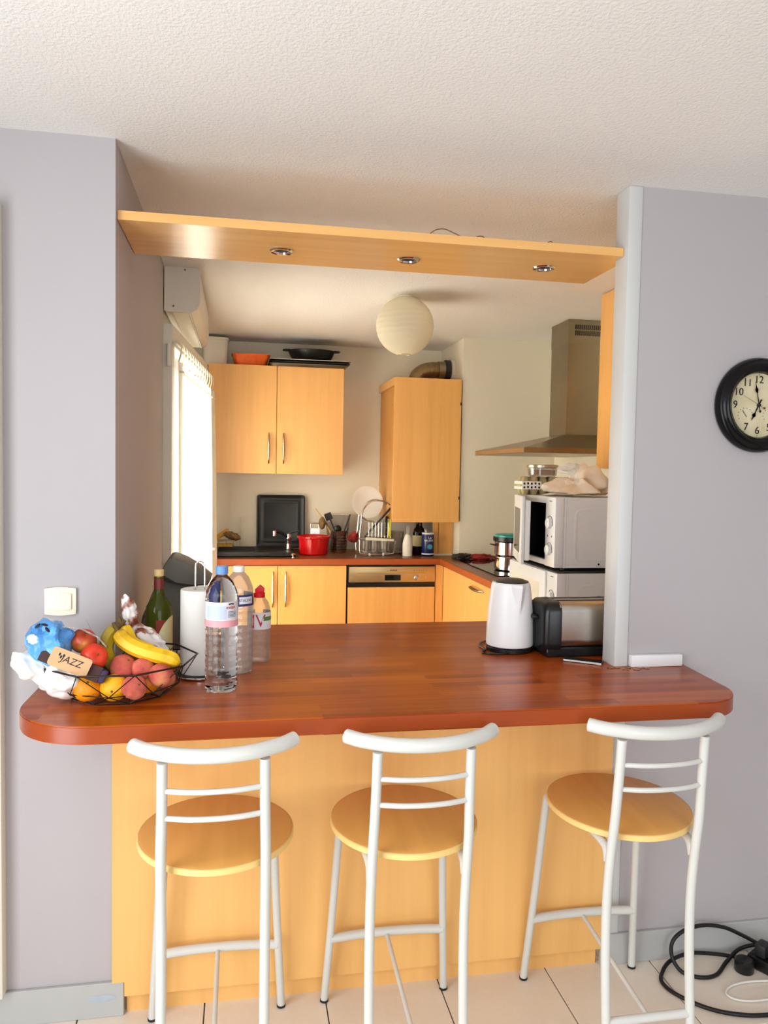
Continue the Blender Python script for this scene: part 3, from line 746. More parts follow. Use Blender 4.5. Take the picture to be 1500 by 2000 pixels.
for z in (.004, .06): tube(bm, [(-.095, -.045, z), (.095, -.045, z), (.095, .045, z), (-.095, .045, z)], .0022, 6, True)
for x in (-.095, -.05, 0, .05, .095): tube(bm, [(x, -.045, .004), (x, -.045, .06)], .0016, 6); tube(bm, [(x, .045, .004), (x, .045, .06)], .0016, 6)
for x in (-.06, 0, .06): tube(bm, [(x, -.045, .004), (x, .045, .004)], .0016, 6)
obj('rack', bm, 'nickel', db)
tag(obj('scrub_sponge', box(NB(), -.055, .055, -.03, .03, 0, .032, .006, 2), 'sponge', None, loc=(.235, 3.195, ZW+.02)), 'yellow scrub sponge lying in the wire sink caddy', 'sponge')
b_ = tag(obj('scrub_brush', box(NB(), -.075, .07, -.024, .024, -.014, .016, .010, 3), 'sponge', None, loc=(.205, 3.19, ZW+.108)), 'yellow-brown scrubbing brush tilted in the wire sink caddy', 'brush'); b_.rotation_euler = (0, -.62, 0)
b_ = tag(obj('dish_cloth', blob(NB(), (0, 0, 0), (.062, .038, .026), .25, 3, 4, 3), 'bark_brown', None, loc=(.282, 3.18, ZW+.108)), 'crumpled brown dish cloth on the wire sink caddy', 'cloth'); b_.rotation_euler = (0, .3, 0)

rpot = thing('cooking_pot', 'glossy red enamel cooking pot on the back worktop', 'pot', (.835, 2.985, ZW+.0))
obj('body', lathe(NB(), [(.088, 0), (.096, .008), (.102, .108), (.114, .112), (.115, .126), (.108, .128), (.098, .112), (.092, .014), (0, .012)], 48), 'red_enamel', rpot)
for s in (-1, 1): obj('handle', tube(NB(), [(-.03, s*.108, .118), (-.022, s*.128, .118), (0, s*.132, .118), (.022, s*.128, .118), (.03, s*.108, .118)], .007, 8, sm=3), 'red_enamel', rpot)
gr = thing('box_grater', 'steel box grater standing behind the red pot', 'grater', (.858, 3.17, ZW))
bm = NB(); lathe(bm, [(.062, 0), (.044, .165)], 4); bm2 = bm
for v in bm.verts: v.co = Matrix.Rotation(PI/4, 4, 'Z') @ v.co; v.co.y *= .7
obj('body', bm, 'steel', gr, False)
bm = NB(); tube(bm, [(-.028, 0, .163), (-.028, 0, .19), (-.02, 0, .2), (.02, 0, .2), (.028, 0, .19), (.028, 0, .163)], .004, 8, sm=3); obj('handle', bm, 'steel', gr)
ut = thing('utensil_holder', 'perforated steel utensil holder beside the red pot', 'utensil holder', (1.022, 3.12, ZW))
obj('cup', lathe(NB(), [(.056, 0), (.058, .003), (.058, .148), (.060, .151), (.056, .151), (.054, .01), (0, .008)], 40), 'steel', ut)
for k in range(-2, 4):
    a = -PI/2-.1+k*.34
    for z in range(6): 
        p = T(.0582*math.cos(a), .0582*math.sin(a), .022+z*.020) @ RZ(a+PI/2)
        obj('slot', box(NB(), -.008, .008, -.0006, .0006, -.003, .003, mat=p), 'ink', ut, False)
def utensil(name, label, pts, r, mat, head=None):
    t = thing(name, label, 'utensil', (1.022, 3.12, ZW))
    obj('handle', tube(NB(), pts, r, 8, sm=3), mat, t)
    if head: obj('head', head, mat, t)
utensil('wooden_spoon', 'pale wooden spoon leaning out of the utensil holder', [(-.01, 0, .03), (-.09, 0, .2), (-.165, .0, .303)], .0055, 'light_wood')
utensil('ladle', 'tan ladle with large bowl leaning left in the utensil holder', [(.02, -.01, .03), (-.05, -.012, .15), (-.10, -.012, .215)], .005, 'bark_brown', blob(NB(), (-.118, -.012, .205), (.024, .034, .044), .05, 2, 3, 1))
utensil('serving_spoon', 'black plastic serving spoon in the middle of the utensil holder', [(0, 0, .03), (0, 0, .13), (-.004, -.01, .15)], .005, 'black_plastic', blob(NB(), (-.008, -.012, .165), (.026, .012, .028), .05, 2, 3, 2))
utensil('kitchen_tongs', 'dark tongs leaning right in the utensil holder', [(.0, 0, .03), (.04, 0, .15), (.080, 0, .268)], .005, 'black_matte')
utensil('spatula', 'dark spatula leaning left in the utensil holder', [(.03, .01, .03), (-.02, .01, .14), (-.062, .01, .235)], .006, 'black_matte', box(NB(), -.025, .025, -.003, .003, -.02, .03, .002, 1, mat=T(-.07, .01, .245) @ Matrix.Rotation(-.4, 4, 'Y')))
utensil('peeler', 'short black-handled peeler at the right of the utensil holder', [(.03, -.02, .05), (.048, -.02, .14), (.056, -.02, .172)], .009, 'black_plastic')
cl = thing('clear_container', 'clear plastic storage box behind the utensil holder', 'container', (1.03, 3.255, ZW))
obj('body', recttray(NB(), .13, .09, .175, .12, .255, .004, .008), 'box_clear', cl)
obj('rim', tube(NB(), [(x, y, .260) for x, y in rrect(-.092, .092, -.064, .064, .02, 4)], .004, 6, True), 'bucket_white', cl)

# dish rack
dr = thing('dish_rack', 'two-tier chrome wire dish rack on the back worktop', 'dish rack', (1.255, 2.93, ZW))
bm = NB()
for y in (-.055, .12): tube(bm, [(-.095, y, .012), (.095, y, .012), (.118, y, .035), (.121, y, .075), (.110, y, .105), (-.105, y, .118), (-.118, y, .095), (-.118, y, .035)], .0042, 8, True, 3)
for k in range(9): x = -.09+k*.0225; tube(bm, [(x, -.055, .012), (x, .12, .012)], .002, 6)
obj('lower_basket', bm, 'chrome', dr)
for x in (-.05, .045): obj('foot', box(NB(), x-.007, x+.007, -.064, -.050, 0, .020, .003, 1), 'white_plastic', dr)
obj('tray_bar', box(NB(), -.085, .112, -.062, -.045, .103, .121, .003, 1, mat=Matrix.Rotation(.05, 4, 'Y')), 'bucket_white', dr)
bm = NB()
for y in (-.03, .10):
    tube(bm, [(-.118, y, .12), (-.108, y, .22), (-.105, y, .268), (-.085, y, .325), (-.045, y, .362), (.005, y, .376), (.06, y, .366), (.095, y, .345)], .0055, 8, sm=4)
    tube(bm, [(-.105, y, .268), (-.06, y, .235), (.0, y, .225)], .0035, 6, sm=3)
obj('side_arch', bm, 'chrome', dr)
bm = NB()
for k in range(7): x = -.055+k*.022; tube(bm, [(x, -.04, .12), (x, -.045, .225)], .0017, 6)
for z in (.135, .16, .19): tube(bm, [(-.075, -.042, z), (.085, -.042, z)], .0017, 6)
for k in range(6): z = .13+k*.012; tube(bm, [(-.115, -.05, z), (-.07, .08, z)], .0017, 6)
obj('upper_basket', bm, 'chrome', dr)
pl = thing('dinner_plate', 'white dinner plate standing upright in the dish rack', 'plate', (1.206, 3.035, 1.383), rot=(math.radians(-8), 0, math.radians(8)))
obj('disc', lathe(NB(), [(0, .006), (.068, .006), (.076, .010), (.108, .017), (.113, .017), (.110, .011), (.075, .0), (0, -.001)], 56, axis='Y'), 'plate_white', pl)
g = thing('soup_plate', 'grey-green plate standing edge-on in the dish rack', 'plate', (1.318, 2.96, 1.212), rot=(0, 0, math.radians(72)))
obj('disc', lathe(NB(), [(0, .004), (.05, .004), (.082, .014), (.086, .014), (.054, -.002), (0, -.002)], 40, axis='Y'), 'grey_green_glaze', g)
g = thing('yellow_plate', 'yellow-rimmed plate standing edge-on at the right of the dish rack', 'plate', (1.345, 2.945, 1.205), rot=(0, math.radians(6), math.radians(80)))
obj('disc', lathe(NB(), [(0, .004), (.05, .004), (.082, .014), (.086, .014), (.054, -.002), (0, -.002)], 40, axis='Y'), 'yellow_plastic', g)
tag(obj('black_skillet', box(NB(), -.006, .006, -.012, .012, -.14, .15, .004, 2, mat=Matrix.Rotation(.72, 4, 'Y')), 'black_matte', None, loc=(1.265, 2.90, 1.255)), 'long black spatula lying slantwise across the dish rack', 'utensil')
bpy.data.objects['black_skillet'].name = 'long_spatula'
bm = lathe(NB(), [(.016, 0), (.036, .022), (.045, .055), (.043, .055), (.033, .024), (0, .006)], 32)
rb_ = tag(obj('red_bowl', bm, 'cloth_red', None, loc=(1.140, 3.045, ZW+.085)), 'small red bowl tilted at the left of the dish rack', 'bowl'); rb_.rotation_euler = (0, -.75, .3)
for k, (x, lab) in enumerate(((1.185, 'drinking glass at the left in the lower dish rack'), (1.25, 'drinking glass in the middle of the lower dish rack'), (1.315, 'drinking glass at the right in the lower dish rack'))):
    tag(obj('drinking_glass', lathe(NB(), [(.028, 0), (.030, .082), (.0285, .082), (.026, .004), (0, .004)], 24), 'glass_thin', None, loc=(x, 2.95, ZW+.0145)), lab, 'glass', 'glasses in the dish rack')
jr = thing('glass_jar', 'clear glass measuring jar between dish rack and milk bottle', 'jar', (1.425, 3.05, ZW))
obj('body', lathe(NB(), [(.045, 0), (.048, .004), (.052, .15), (.056, .155), (.053, .155), (.046, .008), (0, .007)], 32), 'box_clear', jr)
obj('handle', tube(NB(), [(-.05, -.02, .14), (-.085, -.03, .125), (-.09, -.03, .09), (-.05, -.02, .05)], .005, 8, sm=3), 'glass_thin', jr)
ml = thing('milk_bottle', 'small white milk bottle with clear neck on the back worktop', 'bottle', (1.463, 2.86, ZW))
obj('body', lathe(NB(), [(.030, 0), (.034, .004), (.034, .085), (.028, .115), (.016, .142), (.0145, .150)], 28), 'milk', ml)
obj('neck', lathe(NB(), [(.016, .146), (.0150, .17), (.0165, .205), (.019, .208)], 24, cap=False), 'glass_thin', ml)
ob = thing('oil_bottle', 'dark glass oil bottle with pale label in the shadow', 'bottle', (1.553, 2.95, ZW))
obj('body', lathe(NB(), [(.032, 0), (.034, .004), (.034, .15), (.026, .178), (.013, .195), (.013, .225), (0, .226)], 28), 'bottle_dark', ob)
bm = lathe(NB(), [(.0345, .06), (.0345, .135)], 28, cap=False); obj('label', bm, 'label_cream', ob)
ob = thing('vinegar_bottle', 'second dark bottle behind the blue canister', 'bottle', (1.595, 3.05, ZW))
obj('body', lathe(NB(), [(.032, 0), (.034, .004), (.034, .15), (.026, .175), (.013, .19), (.013, .215), (0, .216)], 28), 'bottle_dark', ob)
sa = thing('salt_canister', 'navy blue salt canister with white top and spout', 'canister', (1.606, 2.862, ZW))
obj('body', lathe(NB(), [(.040, 0), (.042, .003), (.042, .148), (.041, .150)], 36), 'salt_blue', sa)
obj('lid', lathe(NB(), [(.042, .1505), (.0425, .160), (.040, .162), (0, .162)], 36), 'white_plastic', sa)
obj('spout', box(NB(), -.006, .006, -.004, .004, 0, .022, .001, 1, mat=T(-.015, -.01, .16) @ Matrix.Rotation(-.35, 4, 'Y')), 'white_plastic', sa)
obj('base_rim', lathe(NB(), [(.0424, .012), (.0428, .013), (.0428, .020), (.0424, .021)], 36, cap=False), 'ink_white', sa)
text('print', 'La', .024, 'ink_white', sa, T(.004, 0, .128) @ FACE, bend=.0424)
text('print', 'BALEINE', .018, 'ink_white', sa, T(.0, 0, .108) @ FACE, bend=.0424)
bm = NB(); lathe(bm, [(0, .0435), (.018, .0425)], 24, (.004, 0, .066), 'Y', cap=False); obj('print_disc', bm, 'salt_teal', sa)

# hob and what stands on it
hb = thing('cooktop', 'black glass cooktop set in the right-hand worktop', 'hob', (0, 0, ZW))
obj('glass', box(NB(), 1.745, 2.26, 1.80, 2.56, 0, .006, .002, 1), 'black_glass', hb)
for x, y, r in ((1.88, 2.36, .09), (2.12, 2.36, .075), (1.90, 2.02, .09), (2.12, 2.02, .09)):
    obj('cooking_ring', lathe(NB(), [(r-.002, .0063), (r, .0063)], 40, (x, y, 0), cap=False), 'dial_dark', hb)
def steel_pot(name, label, z, r, h, lid=None):
    t = thing(name, label, 'pot', (1.925, 2.06, z))
    obj('body', lathe(NB(), [(r*.94, 0), (r, .006), (r, h-.004), (r*1.05, h), (r*1.03, h+.002), (r*.95, h-.003), (r*.92, .01), (0, .009)], 40), 'chrome', t)
    for s in (-1, 1): obj('handle', tube(NB(), [(s*r, -.03, h*.72), (s*(r+.022), -.022, h*.78), (s*(r+.024), .022, h*.78), (s*r, .03, h*.72)], .004, 8, sm=3), 'black_plastic', t)
    if lid:
        obj('rim_band', lathe(NB(), [(r*1.045, h+.002), (r*1.08, h+.004), (r*1.08, h+.026), (r*1.0, h+.028)], 40), 'black_plastic', t)
        obj('lid', lathe(NB(), [(r*1.0, h+.028), (r*1.0, h+.036), (r*.9, h+.042), (0, h+.046)], 40), lid, t)
steel_pot('stock_pot', 'shiny steel pot at the bottom of the stack on the hob', ZW+.007, .104, .082)
steel_pot('lidded_pot', 'shiny steel pot with teal lid atop another pot', ZW+.0925, .106, .082, 'teal')
mt = thing('oven_mitt', 'crumpled dark and red cloth lying beside the hob', 'cloth', (1.86, 2.66, ZW))
obj('dark_part', blob(NB(), (-.06, 0, .018), (.07, .045, .019), .5, 3.5, 4, 5), 'cloth_dark', mt)
obj('red_part', blob(NB(), (.055, -.02, .016), (.09, .05, .018), .5, 3.5, 4, 9), 'cloth_red', mt)

# ------------------------------------------------------------------ fridge, two microwaves and what lies on them
fr = thing('small_fridge', 'white under-counter fridge carrying the two microwaves', 'fridge', (0, 0, 0))
obj('body', box(NB(), 1.76, 2.32, .872, 1.49, 0, .862, .006, 2), 'white_plastic', fr)
obj('door', box(NB(), 1.715, 1.756, .872, 1.49, .05, .860, .008, 2), 'white_plastic', fr)
obj('handle', box(NB(), 1.700, 1.714, .90, .93, .55, .80, .004, 1), 'white_plastic', fr)
def microwave(name, label, x, y0, y1, z0, z1, open_ang):
    t = thing(name, label, 'microwave', (x, y0, z0)); w = y1-y0; h = z1-z0; D = .40; pn = .115; th = .016
    b = NB()                                     # shell built of five walls so the cavity is really hollow
    box(b, .031, D, .0062, w, h-th, h); box(b, .031, D, .0062, w-th-.0002, .012, .012+th); box(b, D-th, D-.0002, .0064, w-th-.0002, .012+th+.0002, h-th-.0002)
    box(b, .0205, D-.0002, w-th, w-.0002, .012, h-th-.0002); box(b, .0305, D, 0, .006, .012, h)
    obj('casing', b, 'white_plastic', t, False)
    obj('cavity', (lambda q: (box(q, .03, D-.03, pn, pn+.004, .03, h-.02), box(q, .03, D-.03, w-.022, w-.018, .03, h-.02), box(q, D-.034, D-.03, pn, w-.018, .03, h-.02), box(q, .022, D-.03, pn, w-.018, .028, .032), q)[-1])(NB()), 'oven_dark', t, False)
    obj('roof_liner', box(NB(), .024, D-.03, pn, w-.018, h-.024, h-.017), 'white_plastic', t, False)
    obj('front_frame', (lambda q: (box(q, 0, .0305, pn, w, h-.03, h), box(q, 0, .02, pn, w-.0202, .012, .035), box(q, 0, .02, w-.02, w, .012, h-.0302), q)[-1])(NB()), 'white_plastic', t, False)
    cp = obj('control_panel', box(NB(), -.012, .03, 0, pn-.002, .012, h, .004, 2), 'white_plastic', t)
    for z in (h*.64, h*.27):
        k = obj('dial', lathe(NB(), [(.024, -.0122), (.023, -.026), (.018, -.029), (0, -.0295)], 28, (0, pn*.5, z), 'X'), 'white_plastic', cp)
        obj('dial_mark', tube(NB(), [(-.0128, pn*.5+.032*math.cos(a), z+.032*math.sin(a)) for a in [math.radians(200-k_*14) for k_ in range(16)]], .0013, 6), 'dial_dark', cp)
    for y in (pn*.3, pn*.7): obj('indicator', lathe(NB(), [(.005, -.0118), (0, -.0135)], 10, (0, y, h*.46), 'X'), 'ink', cp)
    obj('print', box(NB(), -.0126, -.012, pn*.35, pn*.6, h*.94, h*.95), 'dial_dark', cp, False)
    # embossed side
    bm = NB(); tube(bm, [(.10, -.001, .05), (.088, -.001, .07), (.085, -.001, .11), (.085, -.001, h-.10), (.09, -.001, h-.07), (.11, -.001, h-.055), (.16, -.001, h-.05)], .008, 8, sm=3, flat=1); tube(bm, [(.10, -.001, .05), (.15, -.001, .046), (.36, -.001, .046)], .007, 8, sm=2)
    for v in bm.verts: v.co.y = -.0004+v.co.y*.14
    obj('side_emboss', bm, 'white_plastic', t)
    obj('casing_seam', box(NB(), .040, .0415, -.0008, .0005, .014, h-.002), 'post_grey', t, False)
    obj('side_screw', lathe(NB(), [(.005, 0), (.004, .002), (0, .0024)], 10, (.20, 0, .028), 'Y'), 'ink', t)
    for y in (.04, w-.04):
        for xx in (.05, D-.05): obj('foot', lathe(NB(), [(.014, 0), (.012, .012)], 12, (xx, y, 0)), 'black_plastic', t)
    dl = w-pn-.002
    d = bpy.data.objects.new('door', None); C.objects.link(d); d.parent = t; d.location = (-.004, w, 0); d.rotation_euler = (0, 0, -open_ang)
    b = NB(); box(b, -.016, .0, -dl, 0, .012, h, .006, 2); obj('door_shell', b, 'white_plastic', d)
    b = NB(); box(b, .0005, .026 if open_ang else .003, -dl+.006, -.02, .03, h-.02, .004, 1); obj('door_inner', b, 'white_plastic', d)
    obj('door_window', box(NB(), -.0172, -.0158, -dl+.07, -.05, .06, h-.06), 'black_glass' if open_ang else 'off_white', d, False)
    return t
tag(obj('baking_mat', box(NB(), 1.712, 2.10, .89, 1.45, 1.1652, 1.1715, .002, 1), 'black_matte'), 'thin black mat between the two stacked microwaves', 'mat')
microwave('microwave_oven', 'closed white microwave at the bottom of the stack', 1.712, .868, 1.455, .863, 1.165, 0)
microwave('microwave_oven', 'white microwave with its door ajar, topmost of the stack', 1.722, .93, 1.43, 1.172, 1.497, math.radians(15))
eg = thing('egg_carton', 'pulp egg carton with printed band lying on the open microwave', 'egg carton', (1.83, 1.35, 1.4975))
bm = NB()
rows = 6
for k in range(rows):
    x = -.115+k*.046
    for s in (-1, 1):
        lathe(bm, [(.014, 0), (.023, .035), (.024, .042)], 12, (x, s*.024, 0)); lathe(bm, [(.024, .050), (.023, .056), (.015, .088), (0, .09)], 12, (x, s*.024, 0))
obj('cups', bm, 'egg_pulp', eg)
obj('lid_flange', box(NB(), -.145, .145, -.052, .052, .040, .052, .003, 1), 'egg_pulp', eg)
bd = obj('paper_band', box(NB(), -.142, -.04, -.0555, .0555, .026, .066, .002, 1), 'label_cream' if False else 'paper', eg)
for k in range(5):
    for dz in (.036, .054): obj('printed_hen', blob(NB(), (-.130+k*.019, -.0557, dz+.002*(k % 2)), (.005, .0006, .0055), .3, 3, 2, k), 'ink', bd)
gc = thing('glass_container', 'round glass food container with steel lid on the egg carton', 'container', (1.812, 1.35, 1.588))
obj('bowl', lathe(NB(), [(.062, 0), (.070, .005), (.074, .040), (.071, .040), (.066, .007), (0, .006)], 36), 'glass_thin', gc)
obj('lid', lathe(NB(), [(.074, .041), (.078, .043), (.078, .054), (.074, .057), (0, .057)], 36), 'nickel', gc)
obj('food', lathe(NB(), [(.060, .007), (.064, .03), (.0, .034)], 30), 'cookie', gc)
pb = thing('plastic_bag', 'crumpled translucent cream plastic bag lying on the open microwave', 'plastic bag', (1.90, 1.10, 1.4975))
def sag(c):
    z = c.z
    if z < 0: z *= .15
    return Vector((c.x*(1-.55*max(0, z)/.17), c.y*(1-.4*max(0, z)/.17), z))
obj('body', crumple(NB(), (0, 0, .022), (.235, .16, .160), .62, 4.6, 5, 6, sag), 'bag_cream', pb)
obj('knot', crumple(NB(), (-.035, .02, .128), (.085, .04, .032), .5, 5, 4, 2), 'bag_white', pb)

# ------------------------------------------------------------------ things on the bar
def bottle(name, label, x, y, prof, mat, cap_mat, cap, seg=40, mod=None):
    t = thing(name, label, 'bottle', (x, y, ZB))
    obj('body', lathe(NB(), prof, seg, mod=mod), mat, t)
    obj('cap', lathe(NB(), cap, 24, mod=lambda r, z, a: r*(1+.012*math.cos(a*24))), cap_mat, t)
    return t
def ribs(pr):
    out_ = []
    for (r0, z0), (r1, z1) in zip(pr, pr[1:]):
        n = max(1, int(abs(z1-z0)/.004)) if r0 > .03 and r1 > .03 else 1
        for k in range(n): u = k/n; out_.append((r0+(r1-r0)*u, z0+(z1-z0)*u))
    return out_+[pr[-1]]
# tall bottle, full of water
p1 = [(.030, .004), (.036, 0), (.042, .004), (.0445, .016), (.0445, .172), (.0425, .178), (.0435, .184), (.0435, .246), (.0425, .25), (.0445, .256), (.042, .275), (.030, .303), (.0165, .318), (.014, .322), (.014, .335)]
def m1(r, z, a): return r-(.0014*abs(math.sin(z*112)) if .02 < z < .17 else 0)-(.0025*max(0, math.cos(5*a)) if z < .012 else 0)
t1 = bottle('water_bottle', 'tall full water bottle with blue cap and pink label band', .299, -.126, ribs(p1), 'pet_water', 'cap_blue', [(.0165, .322), (.0168, .324), (.0168, .341), (.0155, .344), (0, .344)], 48, m1)
def wrap(t, name, r, z0, z1, a0, a1, mat, n=24):
    bm = NB(); vs = []
    for k in range(n+1):
        a = a0+(a1-a0)*k/n; vs.append([bm.verts.new((q*math.sin(a), -q*math.cos(a), z)) for q, z in ((r, z0), (r, z1), (r+.0003, z1), (r+.0003, z0))])
    for k in range(n):
        for j in range(4): bm.faces.new((vs[k][j], vs[k+1][j], vs[k+1][(j+1) % 4], vs[k][(j+1) % 4]))
    bm.faces.new(vs[0]); bm.faces.new(list(reversed(vs[-1]))); return obj(name, bm, mat, t)
lb = wrap(t1, 'label', .0447, .200, .250, -2.6, 2.6, 'label_clear')
wrap(t1, 'label_band', .0449, .182, .1995, -2.6, 2.6, 'label_pink')
wrap(t1, 'label_panel', .0452, .204, .240, -.95, .3, 'label_sky')
text('print', 'evian', .014, 'ink_red', t1, RZ(.62) @ T(0, 0, .236) @ FACE, bend=.0453)
for k in range(3): obj('print_peak', blob(NB(), ((.0455)*math.sin(.5+k*.12), -(.0455)*math.cos(.5+k*.12), .2445+.001*(k == 1)), (.003, .0008, .0022), 0, 1, 2), 'ink', t1)
for k in range(5): wrap(t1, 'print_line', .0451, .209+k*.0036, .2102+k*.0036, .42, 1.0, 'ink_navy', 6)
# second bottle, empty and cloudy
p2 = [(.030, .004), (.036, 0), (.042, .004), (.044, .016), (.044, .20), (.043, .204), (.043, .238), (.044, .242), (.042, .258), (.030, .288), (.0165, .302), (.0145, .306), (.0145, .312)]
def m2(r, z, a): return r-(.0012*abs(math.sin(z*150)) if .02 < z < .2 else 0)
t2 = bottle('water_bottle', 'empty cloudy water bottle with white cap and navy label', .344, .070, ribs(p2), 'pet_cloudy', 'cap_white', [(.0165, .303), (.0168, .305), (.0168, .318), (.0155, .320), (0, .320)], 40, m2)
wrap(t2, 'label', .0443, .204, .238, -2.8, 2.8, 'label_navy'); wrap(t2, 'label_oval', .0447, .211, .232, .05, 1.05, 'label_clear', 12)
text('print', 'CRISTALINE', .0115, 'ink_navy', t2, RZ(.30) @ T(0, 0, .2215) @ FACE, bend=.0451)
# third bottle, short and crinkled with red sports cap
p3 = [(.028, .004), (.033, 0), (.036, .006), (.0365, .03), (.0335, .05), (.036, .066), (.036, .16), (.030, .185), (.0165, .205), (.0155, .208)]
t3 = bottle('water_bottle', 'short crinkled water bottle with red sports cap', .409, .205, ribs(p3), 'pet_crinkled', 'cap_red', [(.0175, .203), (.018, .205), (.018, .217), (.015, .219), (0, .219)], 40, lambda r, z, a: r*(1+.03*noise.noise(Vector((math.cos(a)*2.5, math.sin(a)*2.5, z*45)))))
obj('cap_flip', prism(NB(), [(-.014, .217), (.014, .217), (.016, .232), (.002, .243), (-.005, .238), (-.015, .229)], -.012, .012, .002, Matrix(((1, 0, 0, 0), (0, 0, 1, 0), (0, 1, 0, 0), (0, 0, 0, 1)))), 'cap_red', t3)
wrap(t3, 'label', .0372, .105, .158, -2.8, 2.8, 'label_clear'); wrap(t3, 'label_scene', .0375, .132, .145, .35, 1.5, 'label_green', 10)
wrap(t3, 'label_stripe', .0376, .108, .152, -.75, -.45, 'ink_red', 8)
text('print', 'V', .056, 'ink_red', t3, RZ(.10) @ T(0, 0, .131) @ FACE, bend=.0377)
text('print', 'vittel', .0125, 'ink_white', t3, RZ(-.60) @ T(0, -.0381, .130) @ FACE @ Matrix.Rotation(PI/2, 4, 'Z'))

# wine bottle
wb = thing('wine_bottle', 'green wine bottle with cork and cream label', 'bottle', (.104, .150, ZB)); wb.scale = (1, 1, .955)
obj('body', lathe(NB(), [(.030, .006), (.036, 0), (.040, .004), (.0405, .02), (.0405, .178), (.037, .198), (.026, .218), (.0165, .232), (.0145, .25), (.0142, .295)], 44), 'green_glass', wb)
obj('neck_foil', lathe(NB(), [(.0150, .252), (.0148, .286), (.0148, .287)], 28, cap=False), 'foil_red', wb)
obj('cork', lathe(NB(), [(.0125, .288), (.0148, .2955), (.0150, .312), (.0135, .315), (0, .3155)], 24), 'cork', wb)
wrap(wb, 'label_back', .0408, .112, .158, -.1, .6, 'label_red', 10)
bm = NB(); n = 22; vs = []
for k in range(n+1):
    a = -.15+1.75*k/n; u = min(1, k/n*1.15); top = .05+.118*math.sqrt(max(0, 1-(1-u)**2)); vs.append([bm.verts.new((q*math.sin(a), -q*math.cos(a), z)) for q, z in ((.0411, .028), (.0411, top), (.0414, top), (.0414, .028))])
for k in range(n):
    for j in range(4): bm.faces.new((vs[k][j], vs[k+1][j], vs[k+1][(j+1) % 4], vs[k][(j+1) % 4]))
obj('label', bm, 'label_cream', wb)
obj('label_script', tube(NB(), [(.0418*math.sin(a), -.0418*math.cos(a), z) for a, z in ((.1, .052), (.25, .078), (.32, .062), (.42, .082), (.48, .060), (.6, .070), (.66, .060), (.78, .068), (.88, .060), (1.0, .066))], .0008, 6, sm=4), 'ink', wb)

# paper towel on a chrome holder
ph = thing('towel_holder', 'chrome paper towel holder with round black base', 'towel holder', (.232, .045, ZB))
obj('base', lathe(NB(), [(.074, 0), (.076, .002), (.076, .007), (.072, .009), (0, .009)], 44), 'black_plastic', ph)
obj('base_ring', lathe(NB(), [(.0762, .0015), (.0778, .003), (.0778, .006), (.0762, .0075)], 44, cap=False), 'chrome', ph)
obj('loop', tube(NB(), [(-.013, 0, .009), (-.013, 0, .18), (-.013, 0, .315), (-.009, 0, .332), (0, 0, .338), (.009, 0, .332), (.013, 0, .315), (.013, 0, .18), (.013, 0, .009)], .0024, 8, sm=4), 'chrome', ph)
pr = thing('paper_towel_roll', 'white paper towel roll on the chrome holder', 'paper towel', (.232, .045, ZB+.0095))
bm = lathe(NB(), [(.020, 0), (.0545, 0), (.056, .003), (.056, .243), (.0545, .246), (.020, .246), (.019, .241), (.019, .004), (.020, 0)], 48, cap=False, mod=lambda r, z, a: r*(1+.008*noise.noise(Vector((a, z*20, 0)))))
obj('roll', bm, 'paper', pr)
obj('loose_sheet', prism(NB(), [(-.01, .05), (.03, .0595), (.055, .053), (.064, .044), (.063, .043), (.054, .0505), (.03, .057), (-.01, .049)], .002, .248), 'paper', pr)

# dark bag behind the wine bottle
bg_ = thing('dark_bag', 'dark grey folded fabric bag slumped behind the wine bottle', 'bag', (0, 0, ZB))
def poly_solid(bm, pts, y0, y1, bulge=.02, n=3):
    # outline in XZ, softly puffed between a front and a back face
    cx = sum(p[0] for p in pts)/len(pts); cz = sum(p[1] for p in pts)/len(pts)
    rings = []
    for f, y in ((.0, y0-bulge), (.55, y0-bulge*.8), (.9, y0-bulge*.25), (1, (y0+y1)/2), (.9, y1), (.5, y1+bulge*.5)):
        rings.append([bm.verts.new((cx+(x-cx)*max(f, .05), y, cz+(z-cz)*max(f, .05))) for x, z in pts])
    m = len(pts)
    for a, b_ in zip(rings, rings[1:]):
        for k in range(m): bm.faces.new((a[k], a[(k+1) % m], b_[(k+1) % m], b_[k]))
    bm.faces.new(list(reversed(rings[0]))); bm.faces.new(rings[-1]); return bm
XZ = Matrix(((1, 0, 0, 0), (0, 0, 1, 0), (0, 1, 0, 0), (0, 0, 0, 1)))
bodyp = [(.03, .003), (.018, .06), (.028, .115), (.058, .190), (.088, .262), (.11, .290), (.19, .258), (.232, .222), (.205, .16), (.195, .003)]
bm = prism(NB(), bodyp, .385, .50, .02, XZ, 2)
for v in bm.verts: v.co.y -= .05*max(0, .2-v.co.z)/.2
obj('body', bm, 'bag_dark', bg_, angle=35)
bm = prism(NB(), [(.084, .252), (.098, .290), (.116, .3165), (.128, .3205), (.168, .306), (.215, .276), (.252, .244), (.238, .216), (.196, .228), (.14, .236)], .345, .49, .012, XZ, 2)
for v in bm.verts: v.co.z -= .12*max(0, .42-v.co.y)*.5
obj('flap', bm, 'bag_dark', bg_, angle=35)
obj('side_panel', prism(NB(), [(.15, .02), (.152, .15), (.172, .205), (.215, .212), (.205, .16), (.198, .02)], .345, .384, .012, XZ, 2), 'bag_dark', bg_, angle=35)
obj('seam', tube(NB(), [(.086, .345, .243), (.14, .341, .230), (.196, .341, .221), (.238, .343, .209)], .002, 6, sm=4), 'black_matte', bg_)

